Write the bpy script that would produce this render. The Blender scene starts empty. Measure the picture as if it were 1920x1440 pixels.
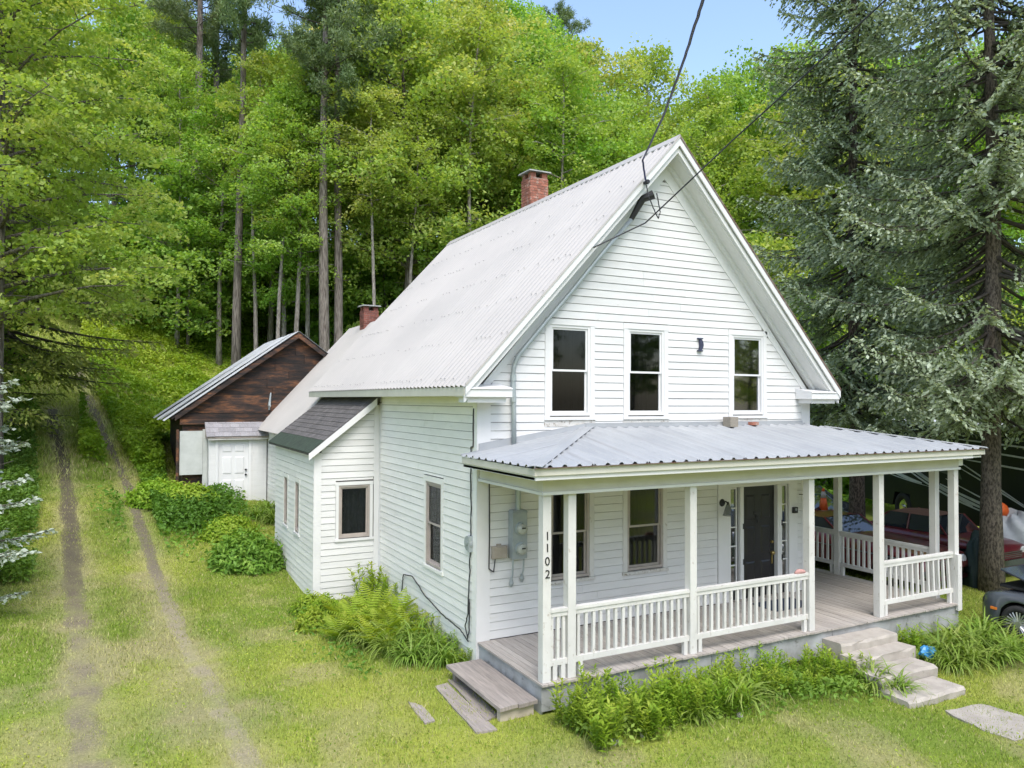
import bpy, math, random
import numpy as np
from mathutils import Vector, Matrix

random.seed(7)
RNG = np.random.default_rng(11)
SC = bpy.context.scene
COL = SC.collection

# ------------------------------------------------------------------ camera
CAM = np.array([-5.2896, -11.2889, 4.4778])
YAW, PIT, ROL = (math.radians(a) for a in (27.6617, 1.2283, 0.2431))
FPX = 1425.38                                   # focal length in px of the 1920 px wide photograph
cd = bpy.data.cameras.new('camera'); cam = bpy.data.objects.new('camera', cd); COL.objects.link(cam)
cd.sensor_width = 36.0; cd.lens = 36.0 * FPX / 1920.0; cd.clip_start = 0.1; cd.clip_end = 1500
_f = Vector((math.sin(YAW) * math.cos(PIT), math.cos(YAW) * math.cos(PIT), math.sin(PIT)))
_r = Vector((math.cos(YAW), -math.sin(YAW), 0)); _u = _r.cross(_f)
_x = _r * math.cos(ROL) + _u * math.sin(ROL); _y = -_r * math.sin(ROL) + _u * math.cos(ROL)
cam.matrix_world = Matrix(((_x.x, _y.x, -_f.x, CAM[0]), (_x.y, _y.y, -_f.y, CAM[1]), (_x.z, _y.z, -_f.z, CAM[2]), (0, 0, 0, 1)))
SC.camera = cam

# ------------------------------------------------------------------ light
SUN_EL, SUN_AZ = math.radians(57), math.radians(196)     # azimuth clockwise from +Y
w = bpy.data.worlds.new('World'); SC.world = w; w.use_nodes = True
nt = w.node_tree; nt.nodes.clear()
sky = nt.nodes.new('ShaderNodeTexSky'); sky.sky_type = 'NISHITA'; sky.sun_disc = False
sky.sun_elevation = SUN_EL; sky.sun_rotation = SUN_AZ
sky.air_density = 1.0; sky.dust_density = 2.2; sky.ozone_density = 1.0
bg = nt.nodes.new('ShaderNodeBackground'); bg.inputs['Strength'].default_value = 0.15
out = nt.nodes.new('ShaderNodeOutputWorld')
nt.links.new(sky.outputs[0], bg.inputs[0]); nt.links.new(bg.outputs[0], out.inputs[0])
sl = bpy.data.lights.new('sun', 'SUN'); sl.energy = 1.1; sl.angle = math.radians(30); sl.color = (1.0, 0.985, 0.965)
sun = bpy.data.objects.new('sun', sl); COL.objects.link(sun)
_d = Vector((math.sin(SUN_AZ) * math.cos(SUN_EL), math.cos(SUN_AZ) * math.cos(SUN_EL), math.sin(SUN_EL)))
sun.rotation_euler = _d.to_track_quat('Z', 'Y').to_euler(); sun.location = _d * 60
SC.view_settings.view_transform = 'Standard'; SC.view_settings.look = 'None'
SC.view_settings.gamma = 1.0; SC.view_settings.use_curve_mapping = False
SC.view_settings.exposure = 1.3
SC.render.engine = 'CYCLES'
SC.cycles.max_bounces = 8; SC.cycles.diffuse_bounces = 6; SC.cycles.glossy_bounces = 3
SC.cycles.transmission_bounces = 4; SC.cycles.transparent_max_bounces = 8
SC.cycles.use_denoising = True

# ------------------------------------------------------------------ pixel helpers (a pixel gives a direction; the distance comes from what it touches)
def ray(px, py):
    rr = (px - 960) / FPX; uu = (720 - py) / FPX
    rx = rr * math.cos(ROL) - uu * math.sin(ROL); u = rr * math.sin(ROL) + uu * math.cos(ROL)
    fx = math.cos(PIT) - u * math.sin(PIT); z = math.sin(PIT) + u * math.cos(PIT)
    return np.array([fx * math.sin(YAW) + rx * math.cos(YAW), fx * math.cos(YAW) - rx * math.sin(YAW), z])
def at_depth(px, py, d): return CAM + ray(px, py) * d
def on_z(px, py, z): d = ray(px, py); return CAM + d * ((z - CAM[2]) / d[2])
def on_y(px, py, y): d = ray(px, py); return CAM + d * ((y - CAM[1]) / d[1])
def on_x(px, py, x): d = ray(px, py); return CAM + d * ((x - CAM[0]) / d[0])

# ------------------------------------------------------------------ terrain
def _hash(ix, iy, s):
    h = (ix * 374761393 + iy * 668265263 + s * 1274126177) & 0x7fffffff
    h = ((h ^ (h >> 13)) * 1103515245 + 12345) & 0x7fffffff
    return ((h ^ (h >> 16)) & 0xffff) / 65535.0
def noise2(x, y, s=0):
    x = np.asarray(x, float); y = np.asarray(y, float)
    ix = np.floor(x).astype(np.int64); iy = np.floor(y).astype(np.int64)
    fx = x - ix; fy = y - iy; fx = fx * fx * (3 - 2 * fx); fy = fy * fy * (3 - 2 * fy)
    a = _hash(ix, iy, s); b = _hash(ix + 1, iy, s); c = _hash(ix, iy + 1, s); d = _hash(ix + 1, iy + 1, s)
    return (a * (1 - fx) + b * fx) * (1 - fy) + (c * (1 - fx) + d * fx) * fy
def fbm(x, y, s=0, o=4):
    r = 0; a = 0.5; t = 0
    for i in range(o):
        r = r + a * noise2(np.asarray(x) * 2 ** i, np.asarray(y) * 2 ** i, s + i * 17); t += a; a *= 0.5
    return r / t
_hv = np.arange(-60, 420, 0.25)
_hh = np.interp(_hv, [-60, 5, 9, 12, 16, 21, 27, 33, 40, 50, 70, 110, 250, 420],
                [0.1, 0.1, 0.28, 0.62, 1.30, 2.2, 3.8, 5.9, 8.8, 12.6, 19, 30, 55, 70])
_k = np.exp(-np.linspace(-2, 2, 21) ** 2); _hh = np.convolve(np.pad(_hh, 10, 'edge'), _k / _k.sum(), 'valid')
def sstep(x, a, b):
    t = np.clip((np.asarray(x, float) - a) / (b - a), 0, 1); return t * t * (3 - 2 * t)
def hz(x, y):
    x = np.asarray(x, float); y = np.asarray(y, float)
    v = y - 0.4 * np.clip(x, -14, 4)
    z = np.interp(v, _hv, _hh)
    z = z - 0.27 * sstep(x, 2.5, 6.5) * (1 - sstep(y, -3.2, -1.2))
    z = z + (fbm(x * 0.35, y * 0.35, 3, 3) - 0.5) * (0.10 + 0.5 * sstep(v, 14, 30))
    return z
def hz1(x, y): return float(hz(x, y))
def on_ground(px, py, lift=0.0):
    d = ray(px, py); t = 4.0
    while t < 200:
        p = CAM + d * t
        if p[2] <= hz1(p[0], p[1]) + lift: break
        t += 0.05
    return CAM + d * t

# ------------------------------------------------------------------ scene graph helpers
def tag(o, label=None, cat=None, group=None, kind=None):
    if label: o['label'] = label
    if cat: o['category'] = cat
    if group: o['group'] = group
    if kind: o['kind'] = kind
    return o
def link(name, me, parent=None):
    o = bpy.data.objects.new(name, me); COL.objects.link(o)
    if parent is not None: o.parent = parent
    return o
def empty(name, loc=(0, 0, 0), rz=0.0):
    o = bpy.data.objects.new(name, None); COL.objects.link(o); o.empty_display_size = 0.1
    o.location = loc; o.rotation_euler = (0, 0, rz); return o
def copy_tree(o, parent=None):
    c = o.copy(); COL.objects.link(c); c.parent = parent
    for ch in list(o.children):
        copy_tree(ch, c)
    return c
def mesh_np(name, V, F, m, attr=None, smooth=False, col=None):
    V = np.ascontiguousarray(V, np.float32).reshape(-1, 3); F = np.ascontiguousarray(F, np.int32)
    me = bpy.data.meshes.new(name); n = F.shape[1]
    me.vertices.add(len(V)); me.vertices.foreach_set('co', V.ravel())
    me.loops.add(F.size); me.loops.foreach_set('vertex_index', F.ravel())
    me.polygons.add(len(F)); me.polygons.foreach_set('loop_start', np.arange(0, F.size, n, dtype=np.int32))
    me.polygons.foreach_set('loop_total', np.full(len(F), n, np.int32))
    if smooth: me.polygons.foreach_set('use_smooth', np.ones(len(F), bool))
    me.update(calc_edges=True)
    if attr is not None:
        a = me.attributes.new('c', 'FLOAT', 'POINT'); a.data.foreach_set('value', np.ascontiguousarray(attr, np.float32))
    if col is not None:
        a = me.attributes.new('col', 'FLOAT_COLOR', 'POINT'); c4 = np.ones((len(V), 4), np.float32); c4[:, :3] = col
        a.data.foreach_set('color', c4.ravel())
    me.materials.append(m); return me

class MB:
    def __init__(s, fn=None): s.V = []; s.F = []; s.fn = fn
    def add(s, V, F):
        b = len(s.V)
        if s.fn: V = [s.fn(*v) for v in V]
        s.V += [tuple(float(c) for c in v) for v in V]; s.F += [tuple(i + b for i in f) for f in F]; return s
    def box(s, x0, x1, y0, y1, z0, z1):
        return s.add([(x0, y0, z0), (x1, y0, z0), (x1, y1, z0), (x0, y1, z0), (x0, y0, z1), (x1, y0, z1), (x1, y1, z1), (x0, y1, z1)],
                     [(0, 3, 2, 1), (4, 5, 6, 7), (0, 1, 5, 4), (1, 2, 6, 5), (2, 3, 7, 6), (3, 0, 4, 7)])
    def hexa(s, P):      # 8 points, bottom ring then top ring
        return s.add(P, [(0, 3, 2, 1), (4, 5, 6, 7), (0, 1, 5, 4), (1, 2, 6, 5), (2, 3, 7, 6), (3, 0, 4, 7)])
    def prism(s, poly, a0, a1, axis='y'):   # polygon in the plane across axis
        n = len(poly)
        def P(p, a): return {'y': (p[0], a, p[1]), 'x': (a, p[0], p[1]), 'z': (p[0], p[1], a)}[axis]
        V = [P(p, a0) for p in poly] + [P(p, a1) for p in poly]
        return s.add(V, [tuple(range(n)), tuple(range(2 * n - 1, n - 1, -1))] + [(i, (i + 1) % n, n + (i + 1) % n, n + i) for i in range(n)])
    def tube(s, path, rad, n=6, cap=True):
        path = [Vector(p) for p in path]; m = len(path)
        if not hasattr(rad, '__len__'): rad = [rad] * m
        V = []; F = []; up = Vector((0.13, 0.21, 1)).normalized()
        for i, p in enumerate(path):
            t = (path[min(i + 1, m - 1)] - path[max(i - 1, 0)])
            t = t.normalized() if t.length > 1e-9 else Vector((0, 0, 1))
            a = t.cross(up)
            if a.length < 0.15: a = t.cross(Vector((1, 0.1, 0)))
            a.normalize(); b = t.cross(a)
            for k in range(n):
                an = 2 * math.pi * k / n; V.append(p + (a * math.cos(an) + b * math.sin(an)) * rad[i])
        for i in range(m - 1):
            for k in range(n): F.append((i * n + k, i * n + (k + 1) % n, (i + 1) * n + (k + 1) % n, (i + 1) * n + k))
        if cap: F.append(tuple(range(n - 1, -1, -1))); F.append(tuple(range((m - 1) * n, m * n)))
        return s.add(V, F)
    def disc(s, c, axis, r0, r1, h, n=20):   # a short cylinder or cone from c along axis
        c = Vector(c); ax = Vector(axis).normalized()
        return s.tube([c, c + ax * h], [r0, r1], n)
    def mesh(s, name, m, smooth=False):
        me = bpy.data.meshes.new(name); me.from_pydata(s.V, [], s.F); me.materials.append(m)
        if smooth: me.polygons.foreach_set('use_smooth', np.ones(len(me.polygons), bool))
        me.update(); return me
    def build(s, name, m, parent=None, smooth=False):
        return link(name, s.mesh(name, m, smooth), parent)
def front(u, w_, z): return (u, -w_, z)           # wall facing -Y: u along X, w outwards
def left_at(x0):                                   # wall facing -X
    return lambda u, w_, z: (x0 - w_, u, z)
def front_at(y0):
    return lambda u, w_, z: (u, y0 - w_, z)

# ------------------------------------------------------------------ materials
def rgb(r, g, b):
    def l(c): c /= 255.0; return c / 12.92 if c <= 0.04045 else ((c + 0.055) / 1.055) ** 2.4
    return (l(r), l(g), l(b))
class NT:
    def __init__(s, name):
        s.m = bpy.data.materials.new(name); s.m.use_nodes = True; s.t = s.m.node_tree; s.t.nodes.clear()
        s.o = s.n('ShaderNodeOutputMaterial')
    def n(s, ty, **kw):
        x = s.t.nodes.new(ty)
        for k, v in kw.items():
            if hasattr(x, k): setattr(x, k, v)
            else: x.inputs[k].default_value = v
        return x
    def l(s, a, b): s.t.links.new(a, b)
    def coord(s, kind='Object', stretch=(1, 1, 1)):
        c = s.n('ShaderNodeTexCoord'); mp = s.n('ShaderNodeMapping'); mp.inputs['Scale'].default_value = stretch
        s.l(c.outputs[kind], mp.inputs['Vector']); return mp.outputs[0]
    def noise(s, vec, scale, detail=5, rough=0.6):
        x = s.n('ShaderNodeTexNoise'); x.inputs['Scale'].default_value = scale; x.inputs['Detail'].default_value = detail
        x.inputs['Roughness'].default_value = rough
        if vec is not None: s.l(vec, x.inputs['Vector'])
        return x.outputs['Fac']
    def ramp(s, fac, stops):
        x = s.n('ShaderNodeValToRGB'); cr = x.color_ramp
        while len(cr.elements) > 1: cr.elements.remove(cr.elements[-1])
        for i, (p, c) in enumerate(stops):
            e = cr.elements[0] if i == 0 else cr.elements.new(p)
            e.position = p; e.color = (*c, 1) if len(c) == 3 else c
        s.l(fac, x.inputs[0]); return x.outputs[0]
    def mix(s, fac, a, b, mode='MIX'):
        x = s.n('ShaderNodeMix'); x.data_type = 'RGBA'; x.blend_type = mode
        for v, i in ((fac, x.inputs[0]), (a, x.inputs[6]), (b, x.inputs[7])):
            if hasattr(v, 'default_value'): s.l(v, i)
            elif isinstance(v, (tuple, list)): i.default_value = (*v, 1)
            else: i.default_value = v
        return x.outputs[2]
    def val(s, op, a, b=0.0, c=0.0):
        x = s.n('ShaderNodeMath'); x.operation = op
        for v, i in zip((a, b, c), x.inputs):
            if hasattr(v, 'default_value'): s.l(v, i)
            else: i.default_value = v
        return x.outputs[0]
    def rand(s): return s.n('ShaderNodeObjectInfo').outputs['Random']
    def pbr(s, col, rough=0.7, metal=0.0, bump=None, bstr=0.3, bdist=0.02, spec=0.5, coat=0.0):
        b = s.n('ShaderNodeBsdfPrincipled')
        for v, k in ((col, 'Base Color'), (rough, 'Roughness'), (metal, 'Metallic')):
            if hasattr(v, 'default_value'): s.l(v, b.inputs[k])
            else: b.inputs[k].default_value = (*v, 1) if isinstance(v, (tuple, list)) else v
        b.inputs['Specular IOR Level'].default_value = spec
        if coat: b.inputs['Coat Weight'].default_value = coat; b.inputs['Coat Roughness'].default_value = 0.05
        if bump is not None:
            bp = s.n('ShaderNodeBump'); bp.inputs['Strength'].default_value = bstr; bp.inputs['Distance'].default_value = bdist
            s.l(bump, bp.inputs['Height']); s.l(bp.outputs[0], b.inputs['Normal'])
        s.l(b.outputs[0], s.o.inputs['Surface']); return s.m

def pmat(name, c1, c2=None, scale=4, stretch=(1, 1, 1), lo=0.35, hi=0.65, rough=0.7, metal=0.0, bump=0.0, bscale=None,
         objvar=0.0, spots=None, spec=0.4, coat=0.0, coord='Object'):
    t = NT(name); v = t.coord(coord, stretch)
    if c2 is None: c2 = tuple(c * 0.85 for c in c1)
    n1 = t.noise(v, scale)
    col = t.ramp(n1, [(lo, c1), (hi, c2)])
    for (sc, ssc, slo, shi) in (spots or []):
        m = t.ramp(t.noise(v, ssc, 8, 0.7), [(slo, (0, 0, 0)), (shi, (1, 1, 1))])
        col = t.mix(m, col, sc)
    if objvar:
        k = t.val('MULTIPLY_ADD', t.rand(), 2 * objvar, 1 - objvar)
        cb = t.n('ShaderNodeCombineColor'); [t.l(k, cb.inputs[i]) for i in range(3)]
        col = t.mix(1.0, col, cb.outputs[0], 'MULTIPLY')
    bh = t.noise(v, bscale or scale * 4, 6, 0.7) if bump else None
    return t.pbr(col, rough, metal, bh, bump, 0.02, spec, coat)

def leafmat(name, stops, trans=0.35, hue=0.12, rough=0.5):
    t = NT(name); a = t.n('ShaderNodeAttribute'); a.attribute_name = 'c'
    col = t.ramp(a.outputs['Fac'], stops)
    k = t.val('MULTIPLY_ADD', t.rand(), 2 * hue, 1 - hue)
    cb = t.n('ShaderNodeCombineColor'); t.l(k, cb.inputs[0]); cb.inputs[1].default_value = 1.0; t.l(k, cb.inputs[2])
    col = t.mix(1.0, col, cb.outputs[0], 'MULTIPLY')
    b = t.n('ShaderNodeBsdfPrincipled'); t.l(col, b.inputs['Base Color']); b.inputs['Roughness'].default_value = rough
    b.inputs['Specular IOR Level'].default_value = 0.25
    tr = t.n('ShaderNodeBsdfTranslucent'); t.l(t.mix(1.0, col, (1.25, 1.2, 0.5), 'MULTIPLY'), tr.inputs['Color'])
    mx = t.n('ShaderNodeMixShader'); mx.inputs[0].default_value = trans
    t.l(b.outputs[0], mx.inputs[1]); t.l(tr.outputs[0], mx.inputs[2]); t.l(mx.outputs[0], t.o.inputs['Surface'])
    return t.m

WOODG = (0.30, 0.28, 0.25)
M = {}
M['white'] = pmat('white clapboard paint', (0.66, 0.66, 0.645), (0.61, 0.61, 0.595), 1.2, (1, 1, 6), rough=0.6, bump=0.12, bscale=40, objvar=0.045,
                  spots=[((0.55, 0.54, 0.49), 1.6, 0.58, 0.80), ((0.42, 0.40, 0.35), 11, 0.63, 0.70)])
M['worn'] = pmat('peeling white paint', (0.63, 0.62, 0.59), (0.55, 0.54, 0.51), 2.5, (1, 1, 0.6), rough=0.65, bump=0.2, bscale=30, objvar=0.03,
                 spots=[((0.42, 0.38, 0.33), 14, 0.60, 0.67)])
M['weathered'] = pmat('chipped sill paint', (0.62, 0.61, 0.58), (0.48, 0.46, 0.42), 6, rough=0.7, bump=0.3, spots=[((0.28, 0.25, 0.21), 16, 0.55, 0.62)])
M['sheath'] = pmat('shadow line sheathing', (0.15, 0.145, 0.13), (0.10, 0.095, 0.085), 6, rough=0.95)  # kept dark so open board joints read as clapboard shadow lines
M['cream'] = pmat('grey cream trim paint', (0.58, 0.565, 0.49), (0.52, 0.505, 0.43), 2, rough=0.6, objvar=0.02)
M['trim'] = pmat('white trim paint', (0.68, 0.68, 0.67), (0.64, 0.64, 0.63), 1.5, rough=0.55, bump=0.08, bscale=30, objvar=0.02)
M['liftwhite'] = pmat('shade lifted white paint', (0.79, 0.785, 0.735), (0.73, 0.725, 0.68), 1.3, (1, 1, 5), rough=0.6, bump=0.15, bscale=35, objvar=0.045,  # white paint of left-facing walls, lightened to make up for their shade
                 spots=[((0.62, 0.64, 0.57), 1.4, 0.55, 0.80), ((0.45, 0.45, 0.40), 12, 0.66, 0.73)])
M['roof'] = pmat('corrugated roof steel', (0.445, 0.42, 0.39), (0.395, 0.375, 0.35), 0.8, (1, 0.3, 0.3), rough=0.5, metal=0.0, objvar=0.02,
                 spots=[((0.50, 0.47, 0.44), 3, 0.6, 0.85)])
M['proof'] = pmat('ribbed porch roof steel', (0.345, 0.36, 0.368), (0.285, 0.30, 0.312), 1.6, (1, 0.5, 1), rough=0.42, objvar=0.02,
                  spots=[((0.16, 0.15, 0.14), 13, 0.74, 0.78)])
M['sroof'] = pmat('old shed roof steel', (0.52, 0.55, 0.58), (0.38, 0.38, 0.38), 2.5, rough=0.45, objvar=0.06, spots=[((0.24, 0.18, 0.14), 6, 0.66, 0.75)])
M['screw'] = pmat('dull screw head', (0.16, 0.155, 0.15), None, 5, rough=0.6)
M['panel'] = pmat('weathered white panel', (0.50, 0.52, 0.49), (0.42, 0.44, 0.41), 3, rough=0.7, spots=[((0.3, 0.3, 0.27), 6, 0.62, 0.72)])
M['rust'] = pmat('rusted edge steel', (0.12, 0.055, 0.04), (0.2, 0.17, 0.15), 6, rough=0.8)
M['shingle'] = pmat('weathered asphalt shingle', (0.125, 0.115, 0.11), (0.085, 0.08, 0.078), 30, rough=0.95, bump=0.4, bscale=140, objvar=0.16, spots=[((0.17, 0.16, 0.15), 4, 0.55, 0.7)])
M['gshingle'] = pmat('pale grey shingle', (0.30, 0.29, 0.30), (0.22, 0.215, 0.22), 25, rough=0.95, bump=0.3, bscale=120, objvar=0.14)
M['green'] = pmat('green roll roofing', (0.045, 0.065, 0.045), (0.03, 0.042, 0.03), 8, (1, 1, 1), rough=0.85, bump=0.3, bscale=80)
M['deck'] = pmat('weathered deck board', (0.41, 0.375, 0.335), (0.31, 0.28, 0.25), 3.5, (14, 0.8, 1), rough=0.85, bump=0.3, bscale=9, objvar=0.12)
M['skirt'] = pmat('worn grey skirt paint', (0.38, 0.39, 0.39), (0.26, 0.26, 0.25), 3, rough=0.8, bump=0.25, objvar=0.08, spots=[((0.1, 0.095, 0.085), 5, 0.58, 0.7)])
M['plank'] = pmat('grey lumber', (0.33, 0.29, 0.255), (0.22, 0.195, 0.175), 3, (12, 0.9, 1), rough=0.85, bump=0.35, bscale=10, objvar=0.1, spots=[((0.13, 0.11, 0.10), 7, 0.64, 0.72)])
M['lumber'] = pmat('pale lumber', (0.5, 0.44, 0.35), (0.4, 0.34, 0.27), 5, rough=0.85, bump=0.2)
def barnwood():
    t = NT('dark barn board'); v = t.coord('Object', (0.8, 1, 3.5)); n = t.noise(v, 1.7, 8, 0.7)
    c = t.ramp(n, [(0.38, (0.012, 0.009, 0.008)), (0.49, (0.045, 0.024, 0.016)), (0.57, (0.13, 0.055, 0.024)), (0.66, (0.28, 0.11, 0.038)), (0.80, (0.40, 0.25, 0.15))])
    k = t.val('MULTIPLY_ADD', t.rand(), 0.75, 0.30); cb = t.n('ShaderNodeCombineColor'); [t.l(k, cb.inputs[i]) for i in range(3)]
    return t.pbr(t.mix(1.0, c, cb.outputs[0], 'MULTIPLY'), 0.75, 0, t.noise(v, 14), 0.3)
M['barn'] = barnwood()
M['concrete'] = pmat('worn concrete', (0.42, 0.385, 0.335), (0.33, 0.30, 0.26), 4, rough=0.9, bump=0.35, bscale=40, objvar=0.05, spots=[((0.24, 0.22, 0.18), 7, 0.6, 0.72)])
M['block'] = pmat('cinder block', (0.30, 0.27, 0.22), (0.24, 0.215, 0.18), 25, rough=0.95, bump=0.5, bscale=90)
M['stonew'] = pmat('pale stone', (0.58, 0.55, 0.52), (0.45, 0.42, 0.39), 9, rough=0.9, bump=0.3)
M['brick'] = pmat('red brick', (0.36, 0.14, 0.09), (0.27, 0.11, 0.08), 12, rough=0.9, bump=0.4, objvar=0.28, spots=[((0.45, 0.34, 0.28), 7, 0.52, 0.66)])
M['brickd'] = pmat('sooty brick', (0.25, 0.09, 0.065), (0.15, 0.065, 0.055), 12, rough=0.9, bump=0.4, objvar=0.3)
M['mortar'] = pmat('mortar', (0.36, 0.31, 0.27), (0.27, 0.23, 0.2), 15, rough=0.95)
M['tar'] = pmat('black flashing tar', (0.04, 0.042, 0.047), (0.06, 0.06, 0.065), 8, rough=0.7)
M['capst'] = pmat('bluestone cap', (0.30, 0.31, 0.29), (0.2, 0.21, 0.2), 9, rough=0.9)
M['galv'] = pmat('galvanised conduit', (0.40, 0.45, 0.45), (0.32, 0.36, 0.37), 5, rough=0.45, metal=0.3)
M['greybox'] = pmat('grey meter enamel', (0.33, 0.36, 0.36), (0.27, 0.30, 0.30), 5, rough=0.5)
M['beige'] = pmat('faded beige plastic', (0.36, 0.32, 0.26), (0.30, 0.26, 0.21), 7, rough=0.7)
M['meterg'] = pmat('meter dial glass', (0.42, 0.43, 0.38), (0.36, 0.37, 0.32), 6, rough=0.12)
M['black'] = pmat('black metal', (0.018, 0.018, 0.02), (0.03, 0.03, 0.032), 7, rough=0.5)
M['number'] = pmat('black numeral', (0.015, 0.015, 0.016), None, 5, rough=0.5)
M['cable'] = pmat('black cable', (0.03, 0.03, 0.034), None, 5, rough=0.5)
M['bcable'] = pmat('violet grey service cable', (0.06, 0.06, 0.17), (0.045, 0.045, 0.10), 3, rough=0.5)
M['gcable'] = pmat('grey service drop cable', (0.16, 0.17, 0.17), None, 3, rough=0.5)
M['doorblk'] = pmat('black door enamel', (0.012, 0.012, 0.014), (0.02, 0.02, 0.022), 3, rough=0.35)
M['brass'] = pmat('tarnished brass', (0.55, 0.42, 0.16), (0.4, 0.3, 0.12), 9, rough=0.3, metal=1.0)
M['mat'] = pmat('navy door mat', (0.03, 0.04, 0.07), (0.02, 0.025, 0.045), 20, rough=0.95)
M['frame'] = pmat('taupe window frame', (0.42, 0.37, 0.33), (0.34, 0.3, 0.27), 4, rough=0.5)
M['curtain'] = pmat('dark room behind glass', (0.03, 0.031, 0.034), (0.010, 0.010, 0.012), 3, (9, 9, 0.5), 0.35, 0.65, rough=0.95)  # near-black colour stands for the unlit room behind the windows
M['lace'] = pmat('grey lace curtain', (0.16, 0.17, 0.175), (0.07, 0.075, 0.08), 9, (3, 3, 1), 0.35, 0.65, rough=0.95)
def glassmat():
    t = NT('window glass'); lw = t.n('ShaderNodeLayerWeight'); lw.inputs[0].default_value = 0.35
    f = t.val('MULTIPLY_ADD', lw.outputs['Fresnel'], 0.22, 0.012)
    tr = t.n('ShaderNodeBsdfTransparent'); tr.inputs[0].default_value = (0.5, 0.52, 0.51, 1)
    gl = t.n('ShaderNodeBsdfGlossy'); gl.inputs['Roughness'].default_value = 0.03; gl.inputs[0].default_value = (0.9, 0.93, 0.95, 1)
    mx = t.n('ShaderNodeMixShader'); t.l(f, mx.inputs[0]); t.l(tr.outputs[0], mx.inputs[1]); t.l(gl.outputs[0], mx.inputs[2])
    t.l(mx.outputs[0], t.o.inputs['Surface']); return t.m
M['glass'] = glassmat()
M['carglass'] = pmat('car glass', (0.02, 0.025, 0.03), None, 3, rough=0.04, spec=0.9)
M['maroon'] = pmat('faded maroon car paint', (0.115, 0.012, 0.018), (0.075, 0.01, 0.014), 3, rough=0.3, coat=0.5, spots=[((0.11, 0.06, 0.02), 3, 0.55, 0.7)])
M['rustroof'] = pmat('rusted roof panel', (0.19, 0.085, 0.045), (0.13, 0.06, 0.04), 5, rough=0.8)
M['silver'] = pmat('silver teal car paint', (0.20, 0.27, 0.28), (0.16, 0.21, 0.22), 3, rough=0.25, coat=0.6)
M['darkcar'] = pmat('dark car paint', (0.02, 0.022, 0.028), None, 3, rough=0.25, coat=0.6)
M['slate'] = pmat('slate grey metallic car paint', (0.12, 0.14, 0.165), (0.105, 0.12, 0.145), 2, rough=0.22, metal=0.35, coat=0.9)
M['chrome'] = pmat('chrome', (0.7, 0.7, 0.72), None, 3, rough=0.12, metal=1.0)
M['alloy'] = pmat('alloy wheel', (0.55, 0.56, 0.58), None, 3, rough=0.28, metal=0.8)
M['rubber'] = pmat('tyre rubber', (0.022, 0.022, 0.022), (0.03, 0.03, 0.03), 9, rough=0.85)
M['lamp'] = pmat('headlamp lens', (0.55, 0.57, 0.56), None, 4, rough=0.1)
M['amber'] = pmat('amber marker lens', (0.75, 0.22, 0.03), None, 4, rough=0.3)
M['rvdark'] = pmat('motorhome dark paint', (0.012, 0.015, 0.022), (0.010, 0.012, 0.017), 1, rough=0.45, spec=0.25)
M['rvgrey'] = pmat('motorhome silver stripe', (0.66, 0.68, 0.70), None, 2, rough=0.4)
M['rvgreen'] = pmat('motorhome grey green panel', (0.10, 0.115, 0.115), None, 2, rough=0.35)
M['rvwhite'] = pmat('motorhome roof', (0.66, 0.68, 0.70), None, 2, rough=0.5)
M['tarpg'] = pmat('dark green tarp', (0.014, 0.03, 0.026), (0.025, 0.045, 0.04), 3, rough=0.55, bump=0.3, bscale=5)
M['tarpw'] = pmat('grey white tarp', (0.52, 0.55, 0.58), (0.40, 0.43, 0.46), 2.5, rough=0.5, bump=0.3, bscale=5)
M['canvas'] = pmat('olive grey canvas', (0.24, 0.27, 0.23), (0.2, 0.22, 0.19), 4, rough=0.8)
M['orange'] = pmat('orange plastic', (0.72, 0.13, 0.025), (0.62, 0.11, 0.02), 5, rough=0.5)
M['conew'] = pmat('dirty reflective white', (0.55, 0.5, 0.45), (0.4, 0.35, 0.3), 8, rough=0.6)
M['bluep'] = pmat('blue plastic bag', (0.03, 0.19, 0.42), (0.05, 0.26, 0.5), 6, rough=0.35)
M['pinkw'] = pmat('faded pink rag', (0.5, 0.3, 0.27), (0.4, 0.22, 0.2), 9, rough=0.9)
M['purple'] = pmat('dark blue painted wood', (0.05, 0.055, 0.10), (0.035, 0.04, 0.07), 8, rough=0.5)
M['redwall'] = pmat('dark red siding', (0.10, 0.02, 0.02), (0.07, 0.015, 0.015), 4, rough=0.7)
M['bark'] = pmat('grey bark', (0.24, 0.21, 0.18), (0.075, 0.062, 0.05), 5, (4, 4, 0.45), 0.40, 0.60, rough=0.95, bump=0.8, bscale=12, objvar=0.12)
M['barkpale'] = pmat('pale bark', (0.38, 0.345, 0.30), (0.15, 0.13, 0.11), 4, (4, 4, 0.9), 0.40, 0.62, rough=0.95, bump=0.6, bscale=12, objvar=0.12)
M['barksp'] = pmat('spruce bark', (0.19, 0.155, 0.125), (0.05, 0.04, 0.033), 13, (2, 2, 0.8), 0.40, 0.60, rough=0.95, bump=0.9, bscale=22)
M['twig'] = pmat('dark twig', (0.055, 0.045, 0.037), (0.09, 0.078, 0.065), 6, rough=0.95)
M['mapleleaf'] = leafmat('maple leaf', [(0, (0.17, 0.315, 0.06)), (0.5, (0.30, 0.455, 0.09)), (1, (0.50, 0.58, 0.18))], 0.5, 0.24)
M['limeleaf'] = leafmat('lime birch leaf', [(0, (0.215, 0.34, 0.06)), (0.5, (0.325, 0.455, 0.09)), (1, (0.47, 0.54, 0.17))], 0.5, 0.18)
M['underleaf'] = leafmat('understory leaf', [(0, (0.15, 0.285, 0.05)), (0.5, (0.24, 0.40, 0.07)), (1, (0.36, 0.48, 0.11))], 0.5, 0.2)
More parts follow.
